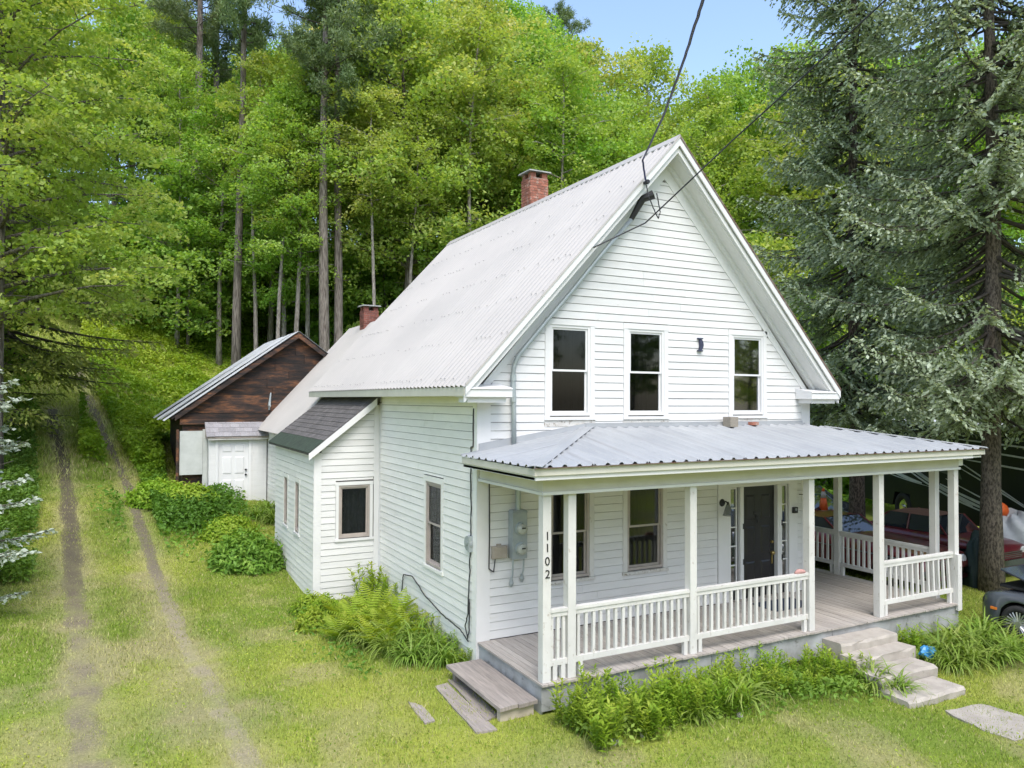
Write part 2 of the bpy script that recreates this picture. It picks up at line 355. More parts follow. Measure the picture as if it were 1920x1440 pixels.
M['hemlock'] = leafmat('hemlock needle', [(0, (0.12, 0.175, 0.035)), (0.5, (0.25, 0.31, 0.065)), (1, (0.42, 0.43, 0.13))], 0.38, 0.1)
M['pine'] = leafmat('white pine needle', [(0, (0.10, 0.155, 0.07)), (0.5, (0.165, 0.23, 0.10)), (1, (0.25, 0.31, 0.14))], 0.3, 0.1)
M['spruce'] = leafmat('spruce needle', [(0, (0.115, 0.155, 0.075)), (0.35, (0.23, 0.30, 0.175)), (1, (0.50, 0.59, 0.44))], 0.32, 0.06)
M['bluespruce'] = leafmat('blue spruce needle', [(0, (0.10, 0.14, 0.09)), (0.4, (0.30, 0.36, 0.28)), (1, (0.55, 0.60, 0.52))], 0.2, 0.05)
M['fern'] = leafmat('fern frond', [(0, (0.19, 0.31, 0.02)), (0.5, (0.29, 0.41, 0.032)), (1, (0.41, 0.48, 0.07))], 0.45, 0.08)
M['weed'] = leafmat('weed leaf', [(0, (0.15, 0.27, 0.022)), (0.5, (0.26, 0.39, 0.034)), (1, (0.39, 0.47, 0.07))], 0.42, 0.12)
M['lily'] = leafmat('daylily blade', [(0, (0.11, 0.205, 0.026)), (0.5, (0.20, 0.31, 0.045)), (1, (0.34, 0.42, 0.12))], 0.35, 0.1)
M['peony'] = leafmat('dark shrub leaf', [(0, (0.10, 0.20, 0.03)), (0.5, (0.17, 0.31, 0.042)), (1, (0.27, 0.40, 0.07))], 0.38, 0.08)
def colmat(name, trans=0.3):
    t = NT(name); a = t.n('ShaderNodeAttribute'); a.attribute_name = 'col'
    b = t.n('ShaderNodeBsdfPrincipled'); t.l(a.outputs['Color'], b.inputs['Base Color']); b.inputs['Roughness'].default_value = 0.7
    b.inputs['Specular IOR Level'].default_value = 0.2
    tr = t.n('ShaderNodeBsdfTranslucent'); t.l(a.outputs['Color'], tr.inputs['Color'])
    mx = t.n('ShaderNodeMixShader'); mx.inputs[0].default_value = trans
    t.l(b.outputs[0], mx.inputs[1]); t.l(tr.outputs[0], mx.inputs[2]); t.l(mx.outputs[0], t.o.inputs['Surface']); return t.m
M['grass'] = colmat('grass blade')
def groundmat():
    t = NT('lawn soil'); v = t.coord('Object'); a = t.n('ShaderNodeAttribute'); a.attribute_name = 'col'
    n = t.noise(v, 30, 8, 0.75)
    k = t.ramp(n, [(0.3, (0.62, 0.62, 0.62)), (0.7, (1.3, 1.3, 1.3))])
    col = t.mix(1.0, a.outputs['Color'], k, 'MULTIPLY')
    return t.pbr(col, 0.95, 0, n, 0.6, 0.03, 0.1)
M['ground'] = groundmat()
def dirtmat():
    t = NT('rutted dirt'); v = t.coord('Object'); a = t.n('ShaderNodeAttribute'); a.attribute_name = 'col'
    n = t.noise(v, 22, 8, 0.75); vor = t.n('ShaderNodeTexVoronoi'); vor.inputs['Scale'].default_value = 26; t.l(v, vor.inputs['Vector'])
    peb = t.ramp(vor.outputs['Distance'], [(0.12, (1.45, 1.42, 1.38)), (0.3, (0.9, 0.9, 0.9)), (0.6, (0.7, 0.7, 0.7))])
    k = t.ramp(n, [(0.3, (0.6, 0.6, 0.6)), (0.7, (1.25, 1.25, 1.25))])
    col = t.mix(0.45, t.mix(1.0, a.outputs['Color'], k, 'MULTIPLY'), t.mix(1.0, a.outputs['Color'], peb, 'MULTIPLY'))
    return t.pbr(col, 0.95, 0, n, 0.7, 0.03, 0.1)
M['dirt'] = dirtmat()
# ================================================================== ground
def smooth_line(P, n):
    P = np.array(P); s = np.r_[0, np.cumsum(np.linalg.norm(np.diff(P[:, :2], axis=0), axis=1))]
    t = np.linspace(0, s[-1], n); q = np.stack([np.interp(t, s, P[:, i]) for i in range(P.shape[1])], 1)
    k = np.ones(9) / 9
    for i in range(2):
        q[:, i] = np.convolve(np.pad(q[:, i], 4, 'edge'), k, 'valid')
    return q
RUT_L = smooth_line([on_ground(*p)[:2] for p in [(180, 1560), (165, 1439), (158, 1380), (155, 1300), (146, 1200), (138, 1100), (133, 1000), (127, 930), (114, 850), (100, 792), (96, 765)]], 150)
RUT_R = smooth_line([on_ground(*p)[:2] for p in [(520, 1560), (470, 1439), (430, 1360), (392, 1285), (338, 1195), (303, 1105), (272, 1015), (247, 935), (222, 870), (188, 795), (160, 735), (147, 695), (150, 672)]], 170)
RUT_M = smooth_line([on_ground(*p)[:2] for p in [(350, 1400), (322, 1290), (300, 1220), (277, 1140), (262, 1080)]], 60)
def dist_line(x, y, L):
    d = np.full(np.shape(x), 1e9)
    for p in L[::2]: d = np.minimum(d, (x - p[0]) ** 2 + (y - p[1]) ** 2)
    return np.sqrt(d)
G1 = np.array([0.215, 0.30, 0.047]); G2 = np.array([0.36, 0.40, 0.075]); STRAW = np.array([0.45, 0.41, 0.20]); DIRT = np.array([0.215, 0.17, 0.125])
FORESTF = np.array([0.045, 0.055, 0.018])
def wear(x, y):
    near = 1 - sstep(y, 2, 12)
    w_ = 0.9 * np.exp(-(dist_line(x, y, RUT_L) / 0.45) ** 2) + 0.8 * np.exp(-(dist_line(x, y, RUT_R) / 0.4) ** 2) + 0.65 * np.exp(-(dist_line(x, y, RUT_M) / 0.4) ** 2)
    n = fbm(x * 0.9, y * 0.9, 5, 4)
    w_ = w_ * (0.35 + 1.1 * n)
    w_ = w_ + near * sstep(n, 0.50, 0.68) * 0.55 * sstep(-x, 0.8, 2.6) + (1 - sstep(y, -3.6, -2.2)) * sstep(n, 0.42, 0.62) * 0.55
    return np.clip(w_, 0, 1)
def lawncol(x, y, fine=0.0):
    x = np.asarray(x, float); y = np.asarray(y, float)
    n = fbm(x * 0.45, y * 0.45, 21, 4); n2 = fbm(x * 2.2, y * 2.2, 33, 3)
    t = np.clip((n - 0.33) * 2.6 + (n2 - 0.5) * 0.7 + fine, 0, 1)[..., None]
    c = G1 * (1 - t) + G2 * t
    w_ = wear(x, y)[..., None]
    s = np.clip(w_ * 0.9 + (n2[..., None] - 0.62) * 0.7, 0, 0.75)
    c = c * (1 - s) + STRAW * s
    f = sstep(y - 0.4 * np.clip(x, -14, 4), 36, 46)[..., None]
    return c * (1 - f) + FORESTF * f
def axis_pts(a, b, fine0, fine1, step, grow=1.12):
    p = list(np.arange(fine0, fine1, step)); s = step
    while p[-1] < b: s *= grow; p.append(p[-1] + s)
    s = step
    while p[0] > a: s *= grow; p.insert(0, p[0] - s)
    return np.array(p)
gx = axis_pts(-260, 260, -9, 14, 0.22); gy = axis_pts(-160, 330, -9, 20, 0.22)
X, Y = np.meshgrid(gx, gy); Z = hz(X, Y)
nx, ny = len(gx), len(gy); idx = np.arange(nx * ny).reshape(ny, nx)
F = np.stack([idx[:-1, :-1], idx[:-1, 1:], idx[1:, 1:], idx[1:, :-1]], -1).reshape(-1, 4)
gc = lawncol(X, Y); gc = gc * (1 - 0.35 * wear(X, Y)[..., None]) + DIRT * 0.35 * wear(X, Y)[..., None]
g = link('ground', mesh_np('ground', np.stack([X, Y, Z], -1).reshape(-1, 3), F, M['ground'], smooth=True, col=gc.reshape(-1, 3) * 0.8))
tag(g, 'sloping lawn and hillside ground', kind='structure')

def rut(name, L, w0, dark, label):
    n = len(L); K = 9; V = []; C = []
    T = np.gradient(L, axis=0); T /= np.linalg.norm(T, axis=1)[:, None]; N = np.stack([-T[:, 1], T[:, 0]], 1)
    for i in range(n):
        wl = w0 * (0.75 + 0.6 * noise2(i * 0.23, 1, 3)); wr = w0 * (0.75 + 0.6 * noise2(i * 0.23, 9, 4))
        for k in range(K):
            a = k / (K - 1) * 2 - 1
            o = a * (wl if a < 0 else wr) * (1 + 0.25 * (random.random() - 0.5) * (abs(a) > 0.9))
            x, y = L[i] + N[i] * o
            e = abs(a) ** 3
            V.append((x, y, hz1(x, y) + 0.016 - 0.024 * e))
            nn = float(fbm(x * 3, y * 3, 8, 3)); far = float(sstep(y, 3, 11))
            f = min(1, max(0, (nn - 0.45) * 1.4 * (1 - 0.8 * far) + 0.30 * (1 - far) + 0.55 * e))
            d = np.array(dark) * (1.75 - 0.85 * far)
            C.append(d * (1 - f) + lawncol(x, y) * 0.85 * f)
    F_ = [(i * K + k, i * K + k + 1, (i + 1) * K + k + 1, (i + 1) * K + k) for i in range(n - 1) for k in range(K - 1)]
    o = link(name, mesh_np(name, V, F_, M['dirt'], smooth=True, col=np.array(C)))
    return tag(o, label, kind='structure')
rut('dirt_path', RUT_L, 0.25, (0.135, 0.115, 0.08), 'dark dirt wheel rut of the two-track lane on the side away from the house')
rut('dirt_path', RUT_R, 0.18, (0.185, 0.16, 0.112), 'paler gravelly wheel rut of the two-track lane on the house side')

# short grass: nobody could count it
def grass_field(name, n, xr, yr, hmin, hmax, label, dens=None, wid=0.007, seed=1):
    rg = np.random.default_rng(seed)
    x = rg.uniform(*xr, n); y = rg.uniform(*yr, n)
    keep = ~((x > -0.05) & (x < 9.5) & (y > -2.2) & (y < 16)) & ~((x > -1.5) & (x < 0.1) & (y > 5.1) & (y < 9.6))
    keep &= rg.random(n) > wear(x, y) * 0.75
    fr = sstep(y, 1, 8)
    keep &= (dist_line(x, y, RUT_L) > (0.30 * rg.random(n) + 0.02) * (.35 + .65 * fr)) & (dist_line(x, y, RUT_R) > (0.24 * rg.random(n) + 0.02) * (.35 + .65 * fr))
    # in the picture?
    dx = x - CAM[0]; dy = y - CAM[1]
    fw = dx * math.sin(YAW) + dy * math.cos(YAW); rt = dx * math.cos(YAW) - dy * math.sin(YAW)
    keep &= (fw > 5.5) & (np.abs(rt) < fw * 0.72 + 0.6)
    if dens is not None: keep &= rg.random(n) < dens(x, y)
    x = x[keep]; y = y[keep]; m = len(x)
    h = rg.uniform(hmin, hmax, m) * (0.55 + 0.9 * fbm(x * 0.8, y * 0.8, 41, 3)); a = rg.uniform(0, 6.283, m); ln = rg.uniform(0.1, 0.75, m) * h
    z = hz(x, y) - 0.005; c = np.cos(a); s = np.sin(a); a2 = rg.uniform(0, 6.283, m)
    wd = wid * rg.uniform(0.7, 1.5, m)
    V = np.empty((m, 3, 3))
    V[:, 0] = np.stack([x - s * wd, y + c * wd, z], 1); V[:, 1] = np.stack([x + s * wd, y - c * wd, z], 1)
    V[:, 2] = np.stack([x + np.cos(a2) * ln, y + np.sin(a2) * ln, z + h], 1)
    col = lawncol(x, y, rg.normal(0, 0.3, m)) * rg.uniform(0.75, 1.35, m)[:, None]
    dry = rg.random(m) < 0.13; col[dry] = STRAW * rg.uniform(0.8, 1.2, dry.sum())[:, None]
    o = link(name, mesh_np(name, V.reshape(-1, 3), np.arange(m * 3).reshape(-1, 3), M['grass'], col=np.repeat(col, 3, 0)))
    return tag(o, label, 'grass', kind='stuff')
grass_field('lawn_grass', 360000, (-9.5, 12.5), (-8.0, 5.0), 0.025, 0.06, 'mown yellow green lawn in front of the porch', lambda x, y: 1 - sstep(y, 1.0, 5.0), seed=2)
grass_field('lawn_grass', 280000, (-12, 1), (1.0, 17), 0.03, 0.075, 'green lawn beside the house and along the two-track lane', lambda x, y: sstep(y, 1.0, 5.0), wid=0.010, seed=3)
grass_field('hay_grass', 5200, (-4, 12), (-5.2, -2.0), 0.05, 0.30, 'long dry straw coloured grass stalks at the edge of the flower bed', lambda x, y: 0.9 * np.exp(-((y + 3.3) / 0.5) ** 2), wid=0.005, seed=5)

# ================================================================== house
W, L_, ZD = 7.665, 10.265, 0.55
OV, FO, ZR, ZP = 0.42, 0.44, 4.742, 9.328
SL = (ZP - ZR) / (W / 2 + OV)
def roof_z(x): return ZP - abs(x - W / 2) * SL
house = tag(empty('house', (0, 0, 0)), 'white clapboard gabled farmhouse with grey metal roof and wraparound porch', 'house')

def clap(wall, fn, z0, z1, ex, ends, openings, m, tb=0.026, tt=0.017, jit=0.002, groove=0.008):
    """courses of square-edged boards with an open joint between them; each board is its own mesh"""
    z = z0
    while z < z1 - 0.03:
        zt = min(z + ex, z1); e = ends((z + zt) / 2)
        rects = [(e[0], e[1], z, zt, True, True)]
        for (a, b, c, d) in openings:
            nr = []
            for (p, q, r0, r1, el, er) in rects:
                if b <= p or a >= q or r1 <= c + 0.004 or r0 >= d - 0.004: nr.append((p, q, r0, r1, el, er)); continue
                if a - p > 0.02: nr.append((p, a, r0, r1, el, False))
                if q - b > 0.02: nr.append((b, q, r0, r1, False, er))
                p2, q2 = max(a, p), min(b, q)
                if c - r0 > 0.02: nr.append((p2, q2, r0, c, False, False))
                if r1 - d > 0.02: nr.append((p2, q2, d, r1, False, False))
            rects = nr
        for (p, q, r0, r1, el, er) in rects:
            cuts = [p]
            if q - p > 3.2:                       # long courses are two or three boards butted end to end
                k = 2 if q - p < 5.5 else 3
                cuts += [p + (q - p) * (j + random.uniform(-0.3, 0.3)) / k for j in range(1, k)]
            cuts.append(q); eb, et = ends(r0), ends(r1)
            for i in range(len(cuts) - 1):
                a, b = cuts[i], cuts[i + 1] - (0.003 if i < len(cuts) - 2 else 0)
                ab, at = (eb[0], et[0]) if (i == 0 and el) else (a, a)
                bb, bt = (eb[1], et[1]) if (i == len(cuts) - 2 and er) else (b, b)
                if bt < at: at = bt = (at + bt) / 2
                if bb - ab < 0.02: continue
                j0, j1 = random.uniform(-jit, jit), random.uniform(-jit, jit); o = random.uniform(0, 0.004)
                lo = r0 + (groove if r1 - r0 > 0.05 else 0.004)  # joint opened to bare the dark backing as a shadow line
                mb = MB(fn)
                mb.hexa([(ab, 0.001, lo + j0), (bb, 0.001, lo + j1), (bb, tb + o, lo + j1), (ab, tb + o, lo + j0),
                         (at, 0.001, r1), (bt, 0.001, r1), (bt, tt, r1), (at, tt, r1)])
                mb.build('clapboard', m, wall)
        z = zt

def window(fn, u0, u1, z0, z1, parent=house, casing=0.095, cm='trim', fm='trim', split=True, cur='curtain', sill='trim', recess=0.0, name='window'):
    """casing on the wall, sash frames set back in it, two panes with a curtain behind; u0..z1 is the outer edge of the sash frame"""
    c = casing; mb = MB(fn)
    mb.box(u0 - c, u0, 0, 0.03, z0 - 0.02, z1 + 0.002); mb.box(u1, u1 + c, 0, 0.03, z0 - 0.02, z1 + 0.002)
    mb.box(u0 - c - 0.01, u1 + c + 0.01, 0, 0.034, z1 + 0.002, z1 + c + 0.01)
    wd = mb.build(name, M[cm], parent)
    MB(fn).box(u0 - c - 0.02, u1 + c + 0.02, 0.0, 0.05, z0 - 0.075, z0 - 0.0205).build('sill', M[sill], wd)
    f = 0.045
    mb = MB(fn)
    mb.box(u0 + .002, u0 + f, -0.06, 0.02, z0, z1); mb.box(u1 - f, u1 - .002, -0.06, 0.02, z0, z1)
    mb.box(u0 + f, u1 - f, -0.06, 0.018, z1 - f, z1); mb.box(u0 + f, u1 - f, -0.06, 0.024, z0, z0 + f)
    mb.build('frame', M[fm], wd)
    zm = (z0 + z1) / 2
    def pane(a, b, zz0, zz1, w_):
        q = 0.035; mb = MB(fn)
        mb.box(a, a + q, w_ - 0.014, w_ + 0.01, zz0, zz1); mb.box(b - q, b, w_ - 0.014, w_ + 0.01, zz0, zz1)
        mb.box(a + q, b - q, w_ - 0.014, w_ + 0.01, zz1 - q, zz1); mb.box(a + q, b - q, w_ - 0.014, w_ + 0.01, zz0, zz0 + q)
        mb.build('sash', M[fm], wd)
        MB(fn).box(a + q - .004, b - q + .004, w_ - 0.006, w_ - 0.002, zz0 + q - .004, zz1 - q + .004).build('pane', M['glass'], wd)
    a, b = u0 + f + .001, u1 - f - .001
    if split:
        pane(a, b, zm - 0.018, z1 - f - .001, -0.012); pane(a, b, z0 + f + .001, zm + 0.018, -0.042)
    else: pane(a, b, z0 + f + .001, z1 - f - .001, -0.02)
    # folded curtain behind the glass; the dark one has an unlit room in its colour
    mb = MB(fn); n = 14; V = []; F_ = []
    for i in range(n + 1):
        u = u0 + (u1 - u0) * i / n; ww = -0.15 + 0.018 * math.sin(i * 2.3)
        V += [(u, ww, z0), (u, ww, z1)]
        if i: F_.append((2 * i - 2, 2 * i, 2 * i + 1, 2 * i - 1))
    mb.add(V, F_).build('curtain', M[cur], wd)
    return wd

# --- front wall (one slab with a gable top and openings behind the windows left dark)
UW = [(1.348, 2.176), (2.998, 3.826), (5.528, 6.356)]          # upper windows
UZ0, UZ1 = 4.215, 5.79
LW = [(1.36, 2.17), (2.985, 3.80)]                              # lower windows
LZ0, LZ1 = 1.40, 2.98
DL, DR = 5.794, 6.708                                           # door slab
def wall_with_holes(fn, poly_top, u0, u1, z0, holes, m, name, thick=0.1):
    """slab between z0 and the polyline poly_top(u) with rectangular holes, built from strips"""
    us = sorted(set([u0, u1] + [h[0] for h in holes] + [h[1] for h in holes] + list(np.linspace(u0, u1, 9))))
    mb = MB(fn)
    for a, b in zip(us[:-1], us[1:]):
        if b - a < 1e-6: continue
        mid = (a + b) / 2; hs = sorted([h for h in holes if h[0] < mid < h[1]], key=lambda h: h[2]); z = z0
        for h in hs:
            if h[2] > z + 1e-4: mb.box(a, b, -thick, 0, z, h[2])
            z = h[3]
        ta, tb_ = poly_top(a), poly_top(b)
        mb.hexa([(a, -thick, z), (b, -thick, z), (b, 0, z), (a, 0, z), (a, -thick, ta), (b, -thick, tb_), (b, 0, tb_), (a, 0, ta)])
    return mb.build(name, m, house)
holes = [(a, b, UZ0, UZ1) for a, b in UW] + [(a, b, LZ0, LZ1) for a, b in LW] + [(5.46, 7.06, ZD, 2.78)]
fw = wall_with_holes(front, lambda u: roof_z(u) - 0.17, 0.0, W, 0.2, holes, M['sheath'], 'front_wall')
CB = 0.22
APEX_I = 8.647
def ends_front(z):
    h = (APEX_I - z) / SL
    return (max(CB + 0.002, W / 2 - h), min(W - CB - 0.002, W / 2 + h))
pad = 0.10
ops_u = [(a - pad, b + pad, UZ0 - 0.19, UZ1 + 0.115) for a, b in UW]
clap(fw, front, 3.692, APEX_I - 0.06, 0.138, ends_front, ops_u, M['white'])
ops_l = [(a - pad, b + pad, LZ0 - 0.08, LZ1 + 0.12) for a, b in LW] + [(5.13, 7.3, ZD, 3.4)]
clap(fw, front, ZD + 0.005, 3.52, 0.138, lambda z: (CB + .002, W - CB - .002), ops_l, M['white'])
mb = MB(front)                                                    # corner boards of the front wall
MB(front).box(-0.024, CB, 0.0, 0.028, 0.15, 4.45).build('corner_board', M['trim'], fw)
MB(front).box(W - CB, W + 0.024, 0.0, 0.028, ZD + .003, 4.45).build('corner_board', M['trim'], fw)
for a, b in UW: window(front, a, b, UZ0, UZ1, fm='trim', sill='trim')
for a, b in UW:                                                   # chipped apron boards below the upper sills
    MB(front).box(a - 0.11, b + 0.11, 0.001, 0.026, 4.025, UZ0 - 0.078).build('apron_board', M['weathered'], fw)
for a, b in LW: window(front, a, b, LZ0, LZ1, cm='worn', fm='frame', sill='weathered')

# --- front door with sidelights
ent = MB(front); zt = 2.78
ent.box(5.14, 5.46, 0.0, 0.04, ZD + .002, zt + 0.12); ent.box(7.06, 7.30, 0.0, 0.04, ZD + .002, zt + 0.12); ent.box(5.46, 7.06, 0.0, 0.04, zt, zt + 0.12)
door = ent.build('entrance', M['trim'], house)
for a, b in ((5.70, DL - 0.005), (DR + 0.005, 6.82)): MB(front).box(a, b, -0.05, 0.055, ZD + .004, zt - .002).build('jamb', M['trim'], door)
mb = MB(front).box(DL, DR, -0.075, -0.035, ZD + 0.02, zt - 0.01)
mb.build('door_slab', M['doorblk'], door)
dw = (DR - DL)
for (pz0, pz1) in ((0.18, 0.72), (0.86, 1.42), (1.56, 2.05)):     # six raised panels
    for k in range(2):
        a = DL + 0.12 + k * (dw / 2 - 0.04); b = a + dw / 2 - 0.20
        mb = MB(front); mb.hexa([(a, -0.036, ZD + pz0), (b, -0.036, ZD + pz0), (b, -0.036, ZD + pz1), (a, -0.036, ZD + pz1),
                                 (a + .035, -0.022, ZD + pz0 + .035), (b - .035, -0.022, ZD + pz0 + .035), (b - .035, -0.022, ZD + pz1 - .035), (a + .035, -0.022, ZD + pz1 - .035)])
        mb.build('door_panel', M['doorblk'], door)
mb = MB(front).disc((DR - 0.07, -0.035, 1.62), (0, 1, 0), 0.032, 0.026, 0.03, 14); mb.build('deadbolt', M['brass'], door)
mb = MB(front).disc((DR - 0.07, -0.035, 1.40), (0, 1, 0), 0.035, 0.03, 0.02, 14).disc((DR - 0.07, -0.015, 1.40), (0, 1, 0), 0.018, 0.04, 0.035, 14).disc((DR - 0.07, 0.02, 1.40), (0, 1, 0), 0.04, 0.02, 0.02, 14)
mb.build('door_knob', M['brass'], door)
MB(front).box(DR - 0.085, DR - 0.055, -0.035, -0.02, 1.18, 1.36).build('latch_plate', M['brass'], door)
MB(front).box(DL + 0.34, DL + 0.50, -0.035, -0.015, 2.20, 2.26).tube([(DL + 0.42, -0.02, 2.2), (DL + 0.44, 0.0, 2.12), (DL + 0.42, -0.01, 2.04), (DL + 0.40, 0.0, 2.12), (DL + 0.42, -0.02, 2.2)], 0.008, 5).build('door_knocker', M['black'], door)
for zz in (1.25, 1.95):
    MB(front).box(DL - 0.03, DL - 0.012, 0.055, 0.062, zz, zz + 0.11).build('hinge', M['black'], door)
    MB(front).box(6.835, 6.85, 0.03, 0.062, zz, zz + 0.11).build('hinge', M['black'], door)
for a, b in ((5.47, 5.66), (6.87, 7.045)):                        # sidelights: five panes each above a dark kick panel
    MB(front).box(a, b, -0.06, -0.03, ZD + .01, ZD + 0.26).build('kick_panel', M['doorblk'], door)
    mb = MB(front); z0, z1 = ZD + 0.27, zt - 0.01
    mb.box(a, a + 0.025, -0.05, 0.005, z0, z1); mb.box(b - 0.025, b, -0.05, 0.005, z0, z1); mb.box(a + .025, b - .025, -0.05, 0.004, z0, z0 + 0.05); mb.box(a + .025, b - .025, -0.05, 0.004, z1 - 0.03, z1)
    n = 5; st = (z1 - z0 - 0.08) / n
    for k in range(1, n): mb.box(a + .025, b - .025, -0.04, 0.002, z0 + 0.05 + st * k - 0.011, z0 + 0.05 + st * k + 0.011)
    mb.build('sidelight_frame', M['trim'], door)
    for k in range(n): MB(front).box(a + .022, b - .022, -0.028, -0.024, z0 + 0.05 + st * k + 0.008, z0 + 0.05 + st * (k + 1) - 0.008).build('sidelight_pane', M['glass'], door)
    MB(front).box(a, b, -0.14, -0.135, z0, z1).build('sidelight_curtain', M['lace'], door)
for a, b in ((5.66, 5.70), (6.82, 6.87)): MB(front).box(a, b, -0.06, -0.02, ZD + .01, zt - .01).build('black_strip', M['doorblk'], door)  # narrow black strips between sidelights and jambs
MB(front).box(5.5, 7.05, 0.03, 0.13, ZD + .006, ZD + 0.03).build('threshold', M['plank'], door)

# --- left side wall
SW = (1.492, 2.253, 1.406, 2.948)
BY0, BY1, BX = 5.12, 9.5, -1.45
lf = left_at(0.0)
side = MB(lf)
for (a, b, z0, z1) in ((0, SW[0], 0.15, 4.52), (SW[1], L_ - 0.3, 0.15, 4.52), (SW[0], SW[1], 0.15, SW[2]), (SW[0], SW[1], SW[3], 4.52)):
    side.box(a, b, -0.1, 0, z0, z1)
sw = side.build('side_wall', M['sheath'], house)
clap(sw, lf, 0.36, 4.42, 0.138, lambda z: (0.14, BY0 - 0.12), [(SW[0] - pad, SW[1] + pad, SW[2] - 0.08, SW[3] + 0.12)], M['liftwhite'])
MB(lf).box(0.0, 0.138, 0.0, 0.026, 0.18, 4.42).build('corner_board', M['liftwhite'], sw)
MB(lf).box(BY0 - 0.118, BY0 - 0.002, 0.0, 0.03, 0.2, 4.40).build('corner_board', M['trim'], sw)
MB(lf).box(0.0, BY0, 0.0, 0.018, 0.12, 0.355).build('base_board', M['liftwhite'], sw)
MB(lf).box(0.02, BY0, -0.05, 0.045, -0.2, 0.119).build('foundation', M['concrete'], sw)
MB(lf).box(-0.03, L_ - 0.1, 0.0, 0.022, 4.421, 4.60).build('frieze_board', M['liftwhite'], sw)
window(lf, *SW, cm='liftwhite', fm='frame', sill='liftwhite')
MB().box(W - 0.1, W, 0.1, L_ - 0.3, 0.2, 4.6).build('right_wall', M['white'], house)
mb = MB(); mb.prism([(0.0, 0.2), (W, 0.2), (W, 4.5), (W / 2, ZP - 0.2), (0, 4.5)], L_ - 0.35, L_ - 0.25); mb.build('back_wall', M['white'], house)
# partition walls coloured dark as unlit rooms, so windows don't look through the house
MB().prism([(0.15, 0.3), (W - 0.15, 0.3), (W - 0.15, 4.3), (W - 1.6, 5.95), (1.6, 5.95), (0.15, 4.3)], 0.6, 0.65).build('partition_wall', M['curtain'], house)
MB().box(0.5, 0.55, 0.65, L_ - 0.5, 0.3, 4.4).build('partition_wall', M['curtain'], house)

# --- main roof: corrugated sheets laid ridge to eave, screws in rows, ridge cap, rakes and cornice
def corrugated(y0, y1, pitch, amp, P0, P1, m, name, parent, lift=0.0, ncs=6):
    """sheet whose ribs run from P0 (x,z eave) to P1 (x,z ridge); y from y0 to y1"""
    n = max(2, int((y1 - y0) / pitch * ncs)); V = []; F_ = []
    dx, dz = P1[0] - P0[0], P1[1] - P0[1]; l = math.hypot(dx, dz); nxv, nzv = -dz / l, dx / l
    if nzv < 0: nxv, nzv = -nxv, -nzv
    for i in range(n + 1):
        y = y0 + (y1 - y0) * i / n; h = amp * math.sin(2 * math.pi * y / pitch) + lift
        V += [(P0[0] + nxv * h, y, P0[1] + nzv * h), (P1[0] + nxv * h, y, P1[1] + nzv * h)]
        if i: F_.append((2 * i - 2, 2 * i, 2 * i + 1, 2 * i - 1))
    return link(name, mesh_np(name, V, F_, m, smooth=True), parent)
core = MB()                                                       # boarded roof deck under the sheets
core.prism([(-OV + .02, ZR - 0.03), (W / 2, ZP - 0.035), (W + OV - .02, ZR - 0.03), (W + OV - .02, ZR - 0.16), (W / 2, ZP - 0.175), (-OV + .02, ZR - 0.16)], -FO + 0.03, L_ - .02)
roof = core.build('roof', M['cream'], house)
ns = 13; ys = np.linspace(-FO - 0.015, L_, ns + 1)
for k in range(ns):
    corrugated(ys[k], ys[k + 1], 0.19, 0.022, (-OV - 0.03, ZR - 0.01 - 0.03 * SL), (W / 2, ZP + 0.005), M['roof'], 'roof_sheet', roof, lift=0.0)
for k in range(0, ns, 3):
    corrugated(ys[k], ys[min(k + 3, ns)], 0.19, 0.019, (W + OV + 0.03, ZR - 0.01 - 0.03 * SL), (W / 2, ZP + 0.005), M['roof'], 'roof_sheet', roof)
mb = MB()
for row in range(7):
    f = 0.015 + row * 0.158
    if f > 1: break
    for y in np.arange(-FO + 0.05, L_ - 0.05, 0.19):
        if random.random() < 0.45: continue
        ff = f + random.uniform(-0.004, 0.004); x = -OV + (W / 2 + OV) * ff; z = roof_z(x) + 0.022
        mb.box(x - 0.008, x + 0.008, y - 0.007, y + 0.007, z, z + 0.009)
tag(mb.build('screw_heads', M['screw'], roof), kind='stuff')
mb = MB(); c = 0.13
mb.prism([(W / 2 - c, ZP - c * SL + 0.035), (W / 2, ZP + 0.035), (W / 2 + c, ZP - c * SL + 0.035), (W / 2 + c, ZP - c * SL + 0.015), (W / 2, ZP + 0.018), (W / 2 - c, ZP - c * SL + 0.015)], -FO - 0.03, L_)
mb.build('ridge_cap', M['roof'], roof)
